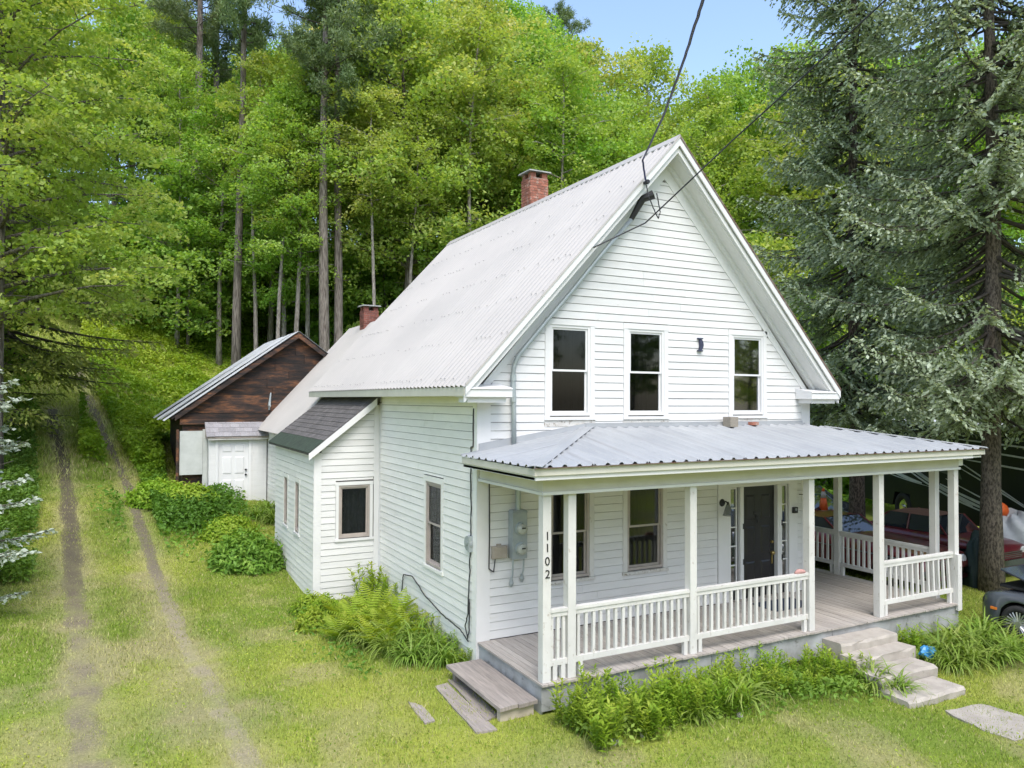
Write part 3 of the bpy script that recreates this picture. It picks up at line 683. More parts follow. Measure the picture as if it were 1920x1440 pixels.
for s in (-1, 1):
    def xx(x): return W / 2 + s * (W / 2 - x) if s == 1 else x
    def sx(x): return x if s < 0 else W - x
    def band(name, off0, off1, y0, y1, m, xlo=-OV - 0.01, ins=0.0):    # board along the rake; off = drop below the roof surface
        mb = MB()
        P = [(sx(xlo), roof_z(xlo) - off1), (sx(W / 2), ZP - off1), (sx(W / 2), ZP - off0), (sx(xlo), roof_z(xlo) - off0)]
        mb.prism(P, y0, y1); mb.build(name, M[m], roof)
    band('drip_edge', -0.012, 0.03, -FO - 0.042, -FO - 0.012, 'rust' if s > 0 else 'roof')
    band('rake_board', 0.03, 0.17, -FO - 0.03, -FO + 0.0, 'trim')
    band('rake_board', 0.171, 0.29, -FO + 0.02, -FO + 0.07, 'trim')
    band('rake_soffit', 0.29, 0.315, -FO + 0.071, 0.0, 'trim', xlo=-0.25)
    band('bed_moulding', 0.316, 0.42, -0.10, -0.002, 'trim', xlo=-0.1)
    # frieze on the wall between soffit and clapboards
    mb = MB(); ap = APEX_I
    P = [(sx(max(0.0, 0.0)), 4.66), (sx(W / 2), ZP - 0.30), (sx(W / 2), ap), (sx(W / 2 - (ap - 4.66) / SL), 4.66)]
    mb.prism(P, -0.034, -0.001); mb.build('rake_frieze', M['trim'], fw)
    # cornice return
    x0, x1 = (-OV, 0.40)
    mb = MB(); mb.box(min(sx(x0), sx(x1)), max(sx(x0), sx(x1)), -FO - 0.01, -0.03, 4.53, 4.655)
    mb.hexa([(sx(x0) , -FO - 0.03, 4.656), (sx(x1), -FO - 0.03, 4.656), (sx(x1), -0.03, 4.656), (sx(x0), -0.03, 4.656),
             (sx(x0), -FO - 0.0, 4.68), (sx(x1), -FO - 0.0, 4.68), (sx(x1), -0.03, 4.74), (sx(x0), -0.03, 4.74)])
    mb.box(min(sx(x0 + .06), sx(x1 - .08)), max(sx(x0 + .06), sx(x1 - .08)), -FO + 0.06, -0.03, 4.44, 4.529)
    mb.build('cornice_return', M['trim'], roof)
MB().box(-OV - 0.014, -OV + 0.016, -FO + .024, L_ - .01, ZR - 0.20, ZR - 0.06).build('fascia_board', M['cream'], roof)
MB().box(-OV + 0.017, -0.001, -0.024, L_ - .02, ZR - 0.2, ZR - 0.18).build('soffit_board', M['cream'], roof)

# --- bump-out with lean-to roof on the left side
bz0, bz1 = 0.135, 3.36
bo = MB()
bf, bs = front_at(BY0), left_at(BX)
BW = (-0.93, -0.235, 1.47, 2.61)                                  # window in the front face
NW = [(6.55, 6.95, 1.40, 2.55), (7.85, 8.25, 1.40, 2.55)]          # two narrow ones in the side face
def lean_z(x): return 3.37 + (x - (-1.58)) * (4.56 - 3.37) / 1.5
for (a, b, z0, z1) in ((BX, BW[0], bz0, 3.2), (BW[1], 0.0, bz0, 3.2), (BW[0], BW[1], bz0, BW[2]), (BW[0], BW[1], BW[3], 3.2)):
    bo.box(a, b, BY0, BY0 + 0.1, z0, z1)
bo.hexa([(BX, BY0, 3.2), (0, BY0, 3.2), (0, BY0 + .1, 3.2), (BX, BY0 + .1, 3.2), (BX, BY0, lean_z(BX) - .06), (0, BY0, lean_z(0) - .06), (0, BY0 + .1, lean_z(0) - .06), (BX, BY0 + .1, lean_z(BX) - .06)])
for (a, b, z0, z1) in ((BY0 + .1, NW[0][0], bz0, 3.3), (NW[0][1], NW[1][0], bz0, 3.3), (NW[1][1], BY1, bz0, 3.3)) + tuple((n[0], n[1], bz0, n[2]) for n in NW) + tuple((n[0], n[1], n[3], 3.3) for n in NW):
    bo.box(BX, BX + 0.1, a, b, z0, z1)
bo.box(BX + .1, 0, BY1 - 0.1, BY1, bz0, 3.3); bo.box(BX + .1, 0, BY0 + .1, BY1 - .1, bz0, bz0 + 0.05)
bump = bo.build('side_room', M['sheath'], house)
clap(bump, bf, bz0 + 0.01, 4.4, 0.138, lambda z: (max(BX + 0.14, BX + max(0, (z + 0.09 - lean_z(BX)) / 0.7933)), -0.15), [(BW[0] - .07, BW[1] + .07, BW[2] - 0.08, BW[3] + 0.1)], M['white'])
clap(bump, bs, bz0 + 0.03, 3.28, 0.138, lambda z: (BY0 + .005, BY1 - 0.08), [(n[0] - .09, n[1] + .09, n[2] - 0.07, n[3] + 0.1) for n in NW], M['liftwhite'])
MB(bf).box(BX - 0.024, BX + 0.138, 0.0, 0.026, bz0 - 0.02, 3.33).build('corner_board', M['trim'], bump)
MB(bf).box(-0.148, -0.032, 0.0, 0.028, 0.2, 4.36).build('corner_board', M['trim'], bump)
window(bf, *BW, casing=0.065, cm='trim', fm='frame', split=False, cur='lace', parent=house)
for n in NW: window(bs, *n, casing=0.085, cm='liftwhite', fm='frame', split=False, cur='lace', parent=house)
mb = MB(); [mb.box(BX + .06, BX + .16, y, y + .1, -0.3, bz0) for y in (BY0 + .08, 7.2, BY1 - .2)]
mb.build('footing_post', M['white'], bump)
x0, x1 = -1.60, -0.02; ys0, ys1 = 4.96, 9.70
sl2 = (4.56 - 3.37) / 1.5
mb = MB(); mb.prism([(x0, lean_z(x0) - .06), (x1, lean_z(x1) - .06), (x1, lean_z(x1)), (x0, lean_z(x0))], ys0, ys1); lean = mb.build('side_room_roof', M['shingle'], house)
nrow = 11; ll = math.hypot(x1 - x0, (x1 - x0) * sl2); ux, uz = (x1 - x0) / ll, (x1 - x0) * sl2 / ll
gstrip = 0.30
mb = MB(); mb.hexa([(x0 - .02, ys0 - .02, lean_z(x0 - .02) + .004), (x0 + gstrip, ys0 - .02, lean_z(x0 + gstrip) + .004), (x0 + gstrip, ys1, lean_z(x0 + gstrip) + .004), (x0 - .02, ys1, lean_z(x0 - .02) + .004),
                    (x0 - .02, ys0 - .02, lean_z(x0 - .02) + .016), (x0 + gstrip, ys0 - .02, lean_z(x0 + gstrip) + .016), (x0 + gstrip, ys1, lean_z(x0 + gstrip) + .016), (x0 - .02, ys1, lean_z(x0 - .02) + .016)])
mb.build('roll_roofing', M['green'], lean)
def shingle_rows(parent, P0, P1, y0, y1, rows, tab, m, along='y'):
    """individual shingles; P0 lower edge point (x,z), P1 upper, rows of tabs along y (or x)"""
    l = math.hypot(P1[0] - P0[0], P1[1] - P0[1]); dx, dz = (P1[0] - P0[0]) / l, (P1[1] - P0[1]) / l; nx_, nz_ = -dz, dx
    if nz_ < 0: nx_, nz_ = -nx_, -nz_
    ex = l / rows
    for r in range(rows):
        s0 = r * ex; s1 = s0 + ex + 0.02; y = y0 - (r % 2) * tab * 0.5
        while y < y1:
            a = max(y, y0); b = min(y + tab - 0.008, y1)
            if b - a > 0.04:
                jt = random.uniform(-0.006, 0.006); t0, t1 = 0.016, 0.005
                def pt(s_, h, yy):
                    q = (P0[0] + dx * s_ + nx_ * h, yy, P0[1] + dz * s_ + nz_ * h)
                    return q if along == 'y' else (q[1], q[0], q[2])
                mb = MB(); mb.hexa([pt(s0 + jt, 0.001, a), pt(s1, 0.001, a), pt(s1, 0.001, b), pt(s0 + jt, 0.001, b), pt(s0 + jt, t0, a), pt(s1, t1, a), pt(s1, t1, b), pt(s0 + jt, t0, b)])
                mb.build('shingle', m, parent)
            y += tab
shingle_rows(lean, (x0 + gstrip, lean_z(x0 + gstrip) + .004), (x1, lean_z(x1) + .004), ys0, ys1, 11, 0.30, M['shingle'])
mb = MB(); mb.prism([(x0 - .02, lean_z(x0 - .02) - .15), (x1 - .12, lean_z(x1 - .12) - .16), (x1 - .12, lean_z(x1 - .12) - .005), (x0 - .02, lean_z(x0 - .02) - .012)], ys0 - 0.035, ys0 - 0.005); mb.build('rake_board', M['trim'], lean)

# --- kitchen ell behind
EX, EY1, EZ = -0.72, 15.4, 3.45
ell = MB().box(EX, 5.0, L_ - .2, EY1, 0.3, EZ).build('ell', M['sheath'], house)
clap(ell, left_at(EX), 1.0, EZ - 0.05, 0.138, lambda z: (L_ + .1, EY1 - .02), [], M['liftwhite'])
mb = MB(); mb.prism([(EX - .28, EZ + .02), (2.2, 6.95), (4.9, EZ + .02)], L_ - .2, EY1 + 0.1); er = mb.build('ell_roof', M['cream'], house)
for k in range(6):
    y0 = L_ - 0.2 + k * (EY1 + 0.15 - L_ + 0.2) / 6; y1 = L_ - 0.2 + (k + 1) * (EY1 + 0.15 - L_ + 0.2) / 6
    corrugated(y0, y1 + .03, 0.152, 0.012, (EX - .32, EZ + .01), (2.2, 7.01), M['roof'], 'roof_sheet', er, lift=0.02)

# --- chimneys laid brick by brick
def chimney(cx, cy, sx_, sy_, z0, z1, m, label_cap, individual=True, rows_skip=0):
    ch = MB().box(cx - sx_ / 2 + .012, cx + sx_ / 2 - .012, cy - sy_ / 2 + .012, cy + sy_ / 2 - .012, z0, z1).build('chimney', M['mortar'], house)
    bh, bl = 0.068, 0.21; r = 0; z = z0; joined = MB(); bm = {}
    while z < z1 - 0.02:
        off = (r % 2) * bl / 2
        for face in range(4):
            ln = sx_ if face % 2 == 0 else sy_
            u = -off
            while u < ln - 0.01:
                a, b = max(0, u), min(ln, u + bl - 0.012)
                if b - a > 0.03:
                    o = random.uniform(-0.004, 0.005); jz = random.uniform(-0.003, 0.003)
                    if face == 0: box = (cx - sx_ / 2 + a, cx - sx_ / 2 + b, cy - sy_ / 2 - o, cy - sy_ / 2 + 0.05)
                    elif face == 2: box = (cx - sx_ / 2 + a, cx - sx_ / 2 + b, cy + sy_ / 2 - 0.05, cy + sy_ / 2 + o)
                    elif face == 3: box = (cx - sx_ / 2 - o - .002, cx - sx_ / 2 + 0.048, cy - sy_ / 2 + a, cy - sy_ / 2 + b)
                    else: box = (cx + sx_ / 2 - 0.048, cx + sx_ / 2 + o + .002, cy - sy_ / 2 + a, cy - sy_ / 2 + b)
                    if individual and face in (0, 3): MB().box(*box, z + jz, z + bh - 0.010 + jz).build('brick', m, ch)
                    else: joined.box(*box, z + jz, z + bh - 0.010 + jz)
                u += bl
        z += bh; r += 1
    tag(joined.build('brick_courses', m, ch), kind='stuff')
    for qx in (-1, 1):
        for qy in (-1, 1):
            a = cx + qx * (sx_ / 2 - 0.09); b = cy + qy * (sy_ / 2 - 0.09)
            MB().box(a - .075, a + .075, b - .075, b + .075, z1 + .002, z1 + 0.14).build('cap_pier', m, ch)
    MB().box(cx - sx_ / 2 + .08, cx + sx_ / 2 - .08, cy - sy_ / 2 + .08, cy + sy_ / 2 - .08, z1, z1 + .03).build('flue', M['tar'], ch)
    MB().hexa([(cx - sx_ / 2 - .07, cy - sy_ / 2 - .07, z1 + .142), (cx + sx_ / 2 + .07, cy - sy_ / 2 - .07, z1 + .142), (cx + sx_ / 2 + .07, cy + sy_ / 2 + .07, z1 + .15), (cx - sx_ / 2 - .07, cy + sy_ / 2 + .07, z1 + .15),
               (cx - sx_ / 2 - .05, cy - sy_ / 2 - .05, z1 + .18), (cx + sx_ / 2 + .05, cy - sy_ / 2 - .05, z1 + .18), (cx + sx_ / 2 + .05, cy + sy_ / 2 + .05, z1 + .19), (cx - sx_ / 2 - .05, cy + sy_ / 2 + .05, z1 + .19)]).build('cap_slab', M['capst'], ch)
    return ch
ch1 = chimney(4.42, 6.0, 0.52, 0.50, 8.75, 10.25, M['brick'], 1)
MB().prism([(4.10, 8.6), (4.74, 8.3), (4.74, 8.75), (4.10, 9.38)], 5.71, 6.29).build('flashing', M['tar'], ch1)
ch2 = chimney(2.22, 13.3, 0.50, 0.46, 6.0, 7.42, M['brickd'], 2, individual=True)

# ================================================================== porch
PD, PX, PO = 2.132, 9.477, 0.316
ZQ, ZH = 3.577, 4.007
PYB = 5.2                                                       # the porch returns along the right side of the house to here
porch = MB()
porch.box(0.06, PX - .06, -PD + 0.16, -0.0, 0.30, 0.5); porch.box(W + .02, PX - .06, 0.0, PYB, 0.3, 0.5)
porch = porch.build('porch', M['skirt'], house)
nb = 92; bw = PX / nb
for k in range(nb):                                              # deck boards run out from the wall
    a, b = k * bw, (k + 1) * bw - 0.006
    y1 = PYB if a > W + 0.03 else -0.03
    z = ZD + random.uniform(-0.003, 0.003)
    MB().box(a, b, -PD - 0.01 + random.uniform(-.006, .006), y1, z - 0.03, z).build('deck_board', M['deck'], porch)
for a, b, z0, z1 in ((0.02, 3.1, 0.16, 0.505), (3.11, 5.85, 0.1, 0.505), (5.86, PX - .04, 0.08, 0.505)):
    MB().box(a, b, -PD + 0.05, -PD + 0.085, z0, z1).build('skirt_board', M['skirt'], porch)
MB().box(0.03, 0.06, -PD + 0.09, -0.01, 0.08, 0.505).build('skirt_board', M['skirt'], porch)
MB().box(PX - .06, PX - .03, -PD + 0.09, PYB, 0.08, 0.505).build('skirt_board', M['skirt'], porch)
PS = 0.13
ZB0, ZB1 = 3.17, 3.40
posts = [(0.03, -PD + .04), (0.455, -PD + .06), (2.675, -PD + .05), (5.295, -PD + .05), (7.11, -PD + .05), (PX - .16, -PD + .04), (PX - .16, -1.70), (PX - .16, 0.60), (PX - .16, 2.9), (PX - .16, 5.0)]
for (a, b) in posts:
    mb = MB(); zf = ZD + 0.002
    mb.box(a, a + PS, b, b + PS, zf, ZB0)
    mb.build('post', M['worn'], porch)
def rail(P, Q, n, r):     # one bay of railing between two points in plan
    P, Q = np.array(P), np.array(Q); d = (Q - P) / np.linalg.norm(Q - P); nn = np.array([-d[1], d[0]]); l = np.linalg.norm(Q - P)
    def bar(s0, s1, hw, z0, z1, name, m, tilt=0.0):
        a = P + d * s0; b = P + d * s1
        pts = [a - nn * hw, b - nn * hw, b + nn * hw, a + nn * hw]
        MB().hexa([(p[0], p[1], z0) for p in pts] + [(p[0] + d[0] * tilt, p[1] + d[1] * tilt, z1) for p in pts]).build(name, m, porch)
    bar(0, l, 0.045, 1.50, 1.545, 'top_rail', M['worn']); bar(0.0, l, 0.03, 1.435, 1.499, 'sub_rail', M['worn']); bar(0, l, 0.032, 0.755, 0.835, 'bottom_rail', M['worn'])
    for k in range(n):
        s = (k + 0.5) * l / n; t = random.uniform(-0.006, 0.006) + r * k / n
        bar(s - 0.023, s + 0.023, 0.021, 0.836, 1.434, 'baluster', M['worn'], t)
    for s in (0.06, l - 0.1): bar(s, s + 0.07, 0.03, ZD + .003, 0.754, 'rail_block', M['worn'])
yc = -PD + .11
rail((0.03 + PS, yc), (0.455, yc), 3, 0)
rail((0.455 + PS, yc), (2.675, yc), 16, 0); rail((2.675 + PS, yc), (5.295, yc), 18, 0)
rail((7.11 + PS, yc), (PX - .16, yc), 13, -0.05)
xc = PX - .10
rail((xc, -1.70 + PS), (xc, 0.60), 16, 0); rail((xc, 0.60 + PS), (xc, 2.9), 15, 0); rail((xc, 2.9 + PS), (xc, 5.0), 14, 0)
MB().box(PX - .155, PX - .03, -PD - 0.02, -PD + 0.035, 0.42, 1.50).build('post_casing', M['worn'], porch)
# beams, fascias, ceiling
MB().box(0.02, PX - .03, -PD + .03, -PD + .19, ZB0 + .002, ZB1).build('beam', M['cream'], porch)
MB().box(0.02, 0.16, -PD + .191, -0.04, ZB0 + .002, ZB1).build('beam', M['cream'], porch)
MB().box(PX - .17, PX - .03, -PD + .191, PYB, ZB0 + .002, ZB1).build('beam', M['cream'], porch)
MB().box(0.0, PX - .01, -PD + .0, -PD + .028, ZB0 - .012, ZB0 + .03).build('beam_trim', M['trim'], porch)
MB().box(-0.012, 0.018, -PD + .03, -0.04, ZB0 - .012, ZB0 + .03).build('beam_trim', M['trim'], porch)
MB().box(PX - .025, PX + .11, -PD + .03, -PD + .09, ZB0 + .06, ZB1 - .01).build('beam_end', M['trim'], porch)
mb = MB(); e = -PO + .02; f_ = -PD - PO + .02
mb.box(e, PX + PO - .02, f_, f_ + .025, 3.465, 3.56); mb.box(e, e + .025, f_ + .025, -0.03, 3.465, 3.56); mb.box(PX + PO - .045, PX + PO - .02, f_ + .025, PYB, 3.465, 3.56); mb.build('fascia_board', M['cream'], porch)
mb = MB(); e += .03; f_ += .03
mb.box(e, PX + PO - .36, f_, f_ + .03, 3.40, 3.464); mb.box(e, e + .03, f_ + .03, -0.03, 3.40, 3.464); mb.build('lower_fascia', M['trim'], porch)
MB().box(-PO + .05, PX + PO - .05, -PD - PO + .08, -0.035, 3.405, 3.44).build('porch_ceiling', M['trim'], porch)
MB().box(W + .03, PX + PO - .05, -0.034, PYB, 3.405, 3.44).build('porch_ceiling', M['trim'], porch)
# porch roof: ribbed sheets cut to the hips
PSL = (ZH - ZQ) / (PD + PO)
def ribs_front(x0, x1, name, m):
    """ribbed sheet on the front slope between x0 and x1, trimmed at the hips and the wall"""
    pitch = 0.235; xs = []; x = x0
    for k in range(int(round((x1 - x0) / pitch)) + 1):
        c = x0 + k * pitch
        for o, h in ((-0.045, 0.0), (-0.018, 0.03), (0.018, 0.03), (0.045, 0.0)): xs.append((c + o, h))
    xs = [(x, h) for x, h in xs if x0 - 0.001 <= x <= x1 + 0.001]
    xs = sorted(set([(x0, 0.0)] + xs + [(x1, 0.0)])); V = []; F_ = []
    yb = -PD - PO - 0.015
    for (x, h) in xs:
        yt = min(-0.02, yb + max(0.0, x - (-PO)), yb + max(0.0, (PX + PO) - x))
        yt = max(yt, yb + 0.001)
        V += [(x, yb, ZQ + h), (x, yt, ZQ + (yt - yb) * PSL + h)]
    for i in range(len(xs) - 1): F_.append((2 * i, 2 * i + 2, 2 * i + 3, 2 * i + 1))
    return link(name, mesh_np(name, V, F_, m), porch)
xs_ = np.arange(-PO, PX + PO, 0.94)
for k, a in enumerate(xs_):
    ribs_front(a, min(a + 0.94, PX + PO), 'roof_sheet', M['proof'])
def ribs_side(name, sgn, ya, yb_, xe, xw):
    pitch = 0.235; ysr = []
    y = ya
    while y < yb_ + 0.01:
        for o, h in ((-0.045, 0.0), (-0.018, 0.03), (0.018, 0.03), (0.045, 0.0)): ysr.append((y + o, h))
        y += pitch
    ysr = sorted([(y, h) for y, h in ysr if ya <= y <= yb_] + [(ya, 0.0), (yb_, 0.0)]); V = []; F_ = []
    for (y, h) in ysr:
        reach = min(y - (-PD - PO - 0.015), abs(xw - xe)); x1 = xe + sgn * max(0.001, reach)
        V += [(xe, y, ZQ + h), (x1, y, ZQ + abs(x1 - xe) * PSL + h)]
    for i in range(len(ysr) - 1): F_.append((2 * i, 2 * i + 1, 2 * i + 3, 2 * i + 2))
    return link(name, mesh_np(name, V, F_, M['proof']), porch)
ribs_side('roof_sheet', 1, -PD - PO - 0.015, -1.2, -PO, 2.13); ribs_side('roof_sheet', 1, -1.2, -0.02, -PO, 2.13)
for a, b in ((-PD - PO - 0.015, 0.0), (0.0, 2.6), (2.6, PYB + .1)): ribs_side('roof_sheet', -1, a, b, PX + PO, W + .02)
hl = (PD + PO)
def strip3(name, P, Q, wv, m, h=0.034):      # flat flashing strip along a hip
    P, Q = Vector(P), Vector(Q); d = (Q - P).normalized(); n_ = d.cross(Vector((0, 0, 1))).normalized() * wv
    u = Vector((0, 0, h)); t_ = Vector((0, 0, 0.006)); dn = Vector((0, 0, -wv * PSL * 0.8))
    mb = MB(); mb.add([P - n_ + u + dn, P + u, P + n_ + u + dn, Q - n_ + u + dn, Q + u, Q + n_ + u + dn, P - n_ + u + dn - t_, P + u - t_, P + n_ + u + dn - t_, Q - n_ + u + dn - t_, Q + u - t_, Q + n_ + u + dn - t_],
           [(0, 1, 4, 3), (1, 2, 5, 4), (6, 9, 10, 7), (7, 10, 11, 8), (0, 3, 9, 6), (2, 8, 11, 5), (0, 6, 7, 1), (1, 7, 8, 2), (3, 4, 10, 9), (4, 5, 11, 10)])
    return mb.build(name, m, porch)
strip3('hip_flashing', (-PO, -PD - PO, ZQ), (-PO + hl, -0.02, ZH), 0.11, M['proof'])
strip3('hip_flashing', (PX + PO, -PD - PO, ZQ), (W + 0.05, -PD - PO + (PX + PO - W - .05), ZQ + (PX + PO - W) * PSL), 0.11, M['proof'])
mb = MB(); mb.box(2.05, W - .2, -0.10, -0.032, ZH - 0.01, ZH + 0.03); mb.box(2.05, W - .22, -0.052, -0.03, ZH + 0.03, ZH + 0.075); mb.build('wall_flashing', M['proof'], porch)
mb = MB(); mb.hexa([(0.0, -0.06, ZQ + .06), (2.1, -0.06, ZH + 0.0), (2.1, -0.031, ZH), (0, -0.031, ZQ + .06), (0.0, -0.045, ZQ + .19), (2.1, -0.045, ZH + 0.075), (2.1, -0.031, ZH + .075), (0, -0.031, ZQ + .19)]); mb.build('wall_flashing', M['proof'], porch)
MB().box(-PO - .005, PX + PO + .005, -PD - PO - .02, -PD - PO + .01, ZQ - .012, ZQ - .002).build('drip_edge', M['rust'], porch)
# house number, one numeral per mesh, on the corner post
def numeral(ch, x, y, z, h):
    cu = bpy.data.curves.new('num', 'FONT'); cu.body = ch; cu.size = h * 1.35; cu.extrude = 0.004; cu.align_x = 'CENTER'; cu.resolution_u = 4
    o = bpy.data.objects.new('tmp', cu); COL.objects.link(o)
    dg = bpy.context.evaluated_depsgraph_get(); me = bpy.data.meshes.new_from_object(o.evaluated_get(dg)); bpy.data.objects.remove(o)
    me.materials.clear(); me.materials.append(M['number']); q = link('numeral', me, porch)
    q.location = (x, y, z); q.rotation_euler = (math.pi / 2, math.radians(random.uniform(-4, 4)), 0); return q
for ch_, z in zip('1102', (2.53, 2.365, 2.18, 2.0)): numeral(ch_, 0.03 + PS / 2 + 0.005, -PD + .036, z, 0.125)
# ================================================================== shed behind the house
SY = 15.35
shed = tag(empty('shed', (0, 0, 0)), 'shed with dark brown board gable, metal roof and white entry door behind the house', 'shed')
sax, saz, slx, slz = 0.30, 6.78, -3.55, 3.98                     # apex and left eave (x, z)
srx = 2 * sax - slx
ssl = (saz - slz) / (sax - slx)
mb = MB(); mb.prism([(slx + .25, 1.0), (srx - .25, 1.0), (srx - .25, slz + .1), (sax, saz - .12), (slx + .25, slz + .1)], SY + 0.02, SY + 0.12); sg = mb.build('gable_wall', M['sheath'], shed)
mb = MB(); mb.box(slx + .25, slx + .35, SY + .12, SY + 6, 0.6, slz + .1); mb.box(srx - .35, srx - .25, SY + .12, SY + 6, 0.6, slz + .1); mb.build('side_wall', M['barn'], shed)
z = 4.02
while z < saz - 0.25:                                             # broad dark boards of the gable
    h = random.uniform(0.24, 0.31); zt = min(z + h, saz - .16)
    hb = max(0.02, (saz - 0.16 - z) / ssl); ht = max(0.0, (saz - 0.16 - zt) / ssl)
    cut = random.uniform(-0.6, 0.6) * hb
    for a0, a1, b0, b1 in ((-hb, cut - .004, -ht, cut - .004), (cut + .004, hb, cut + .004, ht)):
        a0, a1 = max(a0, -hb), min(a1, hb)
        if a1 - a0 < 0.05: continue
        b0, b1 = max(min(b0, b1), -ht), min(max(b0, b1), ht)
        if b0 > b1: b0 = b1 = (b0 + b1) / 2
        o = random.uniform(0.0, 0.015)
        MB().hexa([(sax + a0, SY - .02 - o, z + .006), (sax + a1, SY - .02 - o, z + .006), (sax + a1, SY + .018, z + .006), (sax + a0, SY + .018, z + .006),
                   (sax + b0, SY - .02 - o, zt), (sax + b1, SY - .02 - o, zt), (sax + b1, SY + .018, zt), (sax + b0, SY + .018, zt)]).build('plank', M['barn'], sg)
    z = zt
MB().box(slx + .15, 1.8, SY - .13, SY + .015, 3.83, 4.0).build('beam', M['barn'], shed)
MB().box(slx + .15, 1.8, SY - .20, SY - .02, 3.66, 3.828).build('beam', M['barn'], shed)
for s in (-1, 1):
    def q(x): return x if s < 0 else 2 * sax - x
    mb = MB(); mb.prism([(q(slx - .1), slz - .09 - .1 * ssl), (q(sax), saz - .09), (q(sax), saz), (q(slx - .1), slz - .1 * ssl)], SY - 0.25, SY + 6.3); rr = mb.build('roof', M['barn'], shed)
    mb = MB(); mb.prism([(q(slx), slz - .2), (q(sax), saz - .2), (q(sax), saz - .05), (q(slx), slz - .05)], SY - 0.285, SY - 0.255); mb.build('rake_board', M['barn'], shed)
    for k in range(7):
        y0 = SY - 0.30 + k * 0.95
        corrugated(y0, y0 + 0.98, 0.152, 0.010, (q(slx - .3 - .12 * (k % 3 == 1)), slz - .3 * ssl), (sax, saz + .01), M['sroof'], 'roof_sheet', rr, lift=0.02 + .008 * (k % 2))
# white entry with pent roof of shingles
VX0, VX1, VY, gz = -2.56, -0.78, 14.75, 1.10
vest = MB(); vest.box(VX0, -2.28, VY, VY + .08, gz, 3.22); vest.box(-1.36, VX1, VY, VY + .08, gz, 3.22); vest.box(-2.28, -1.36, VY, VY + .08, 3.16, 3.22)
vest.box(VX0, VX0 + .08, VY + .08, SY + .1, gz, 3.3); vest.build('entry_wall', M['white'], shed)
for a in (-1.20, -1.05, -0.92): MB().box(a, a + .012, VY - .008, VY - .001, gz + .1, 3.15).build('batten', M['trim'], shed)
for a, b in ((-2.37, -2.285), (-1.355, -1.27)): MB().box(a, b, VY - .03, VY - .001, gz, 3.2).build('door_casing', M['trim'], shed)
sd = MB().box(-2.28, -1.36, VY + .02, VY + .06, gz + .03, 3.155).build('door', M['trim'], shed)
for z0, z1 in ((0.2, 0.78), (0.95, 1.52), (1.66, 1.92)):
    for k in range(2):
        a = -2.16 + k * 0.38; b = a + 0.30
        MB().hexa([(a, VY + .019, gz + z0), (b, VY + .019, gz + z0), (b, VY + .019, gz + z1), (a, VY + .019, gz + z1), (a + .04, VY + .004, gz + z0 + .04), (b - .04, VY + .004, gz + z0 + .04), (b - .04, VY + .004, gz + z1 - .04), (a + .04, VY + .004, gz + z1 - .04)]).build('door_panel', M['trim'], sd)
for zz in (gz + 0.92, gz + 1.08): MB().disc((-1.43, VY + .02, zz), (0, -1, 0), 0.035, 0.03, 0.05, 12).build('knob', M['black'], sd)
pent = MB(); pent.prism([(VY - .18, 3.22), (SY - .05, 3.22), (SY - .05, 3.80), (VY - .18, 3.27)], VX0 - .08, VX1 + .1, 'x'); pent = pent.build('pent_roof', M['mortar'], shed)
shingle_rows(pent, (VY - .2, 3.275), (SY - .06, 3.81), VX0 - .1, VX1 + .1, 4, 0.26, M['gshingle'], along='x')
MB().box(VX0 - .05, VX1 + .08, VY - .16, VY - .13, 3.17, 3.219).build('pent_fascia', M['worn'], shed)
MB().box(-3.40, -2.72, SY - .25, SY - .2, 2.05, 3.45).build('white_panel', M['panel'], shed)
MB().box(-2.715, -2.57, SY - .22, SY - .18, 1.3, 3.5).build('panel_casing', M['panel'], shed)
MB().box(-3.5, -3.425, SY - .3, SY - .15, 1.9, 3.5).build('panel_frame', M['barn'], shed)
MB().box(-3.3, -2.57, SY - .05, SY + .0, 1.1, 3.6).build('shed_front_wall', M['barn'], shed)
mb = MB().tube([(-0.62, SY - .06, 4.12), (-0.62, SY - .1, 4.3), (-0.58, SY - .1, 4.7)], [.03, .045, .022], 7).disc((-0.62, SY - .1, 4.26), (0, -1, 0), .05, .03, .12)
mb.build('vent_pipe', M['galv'], shed)

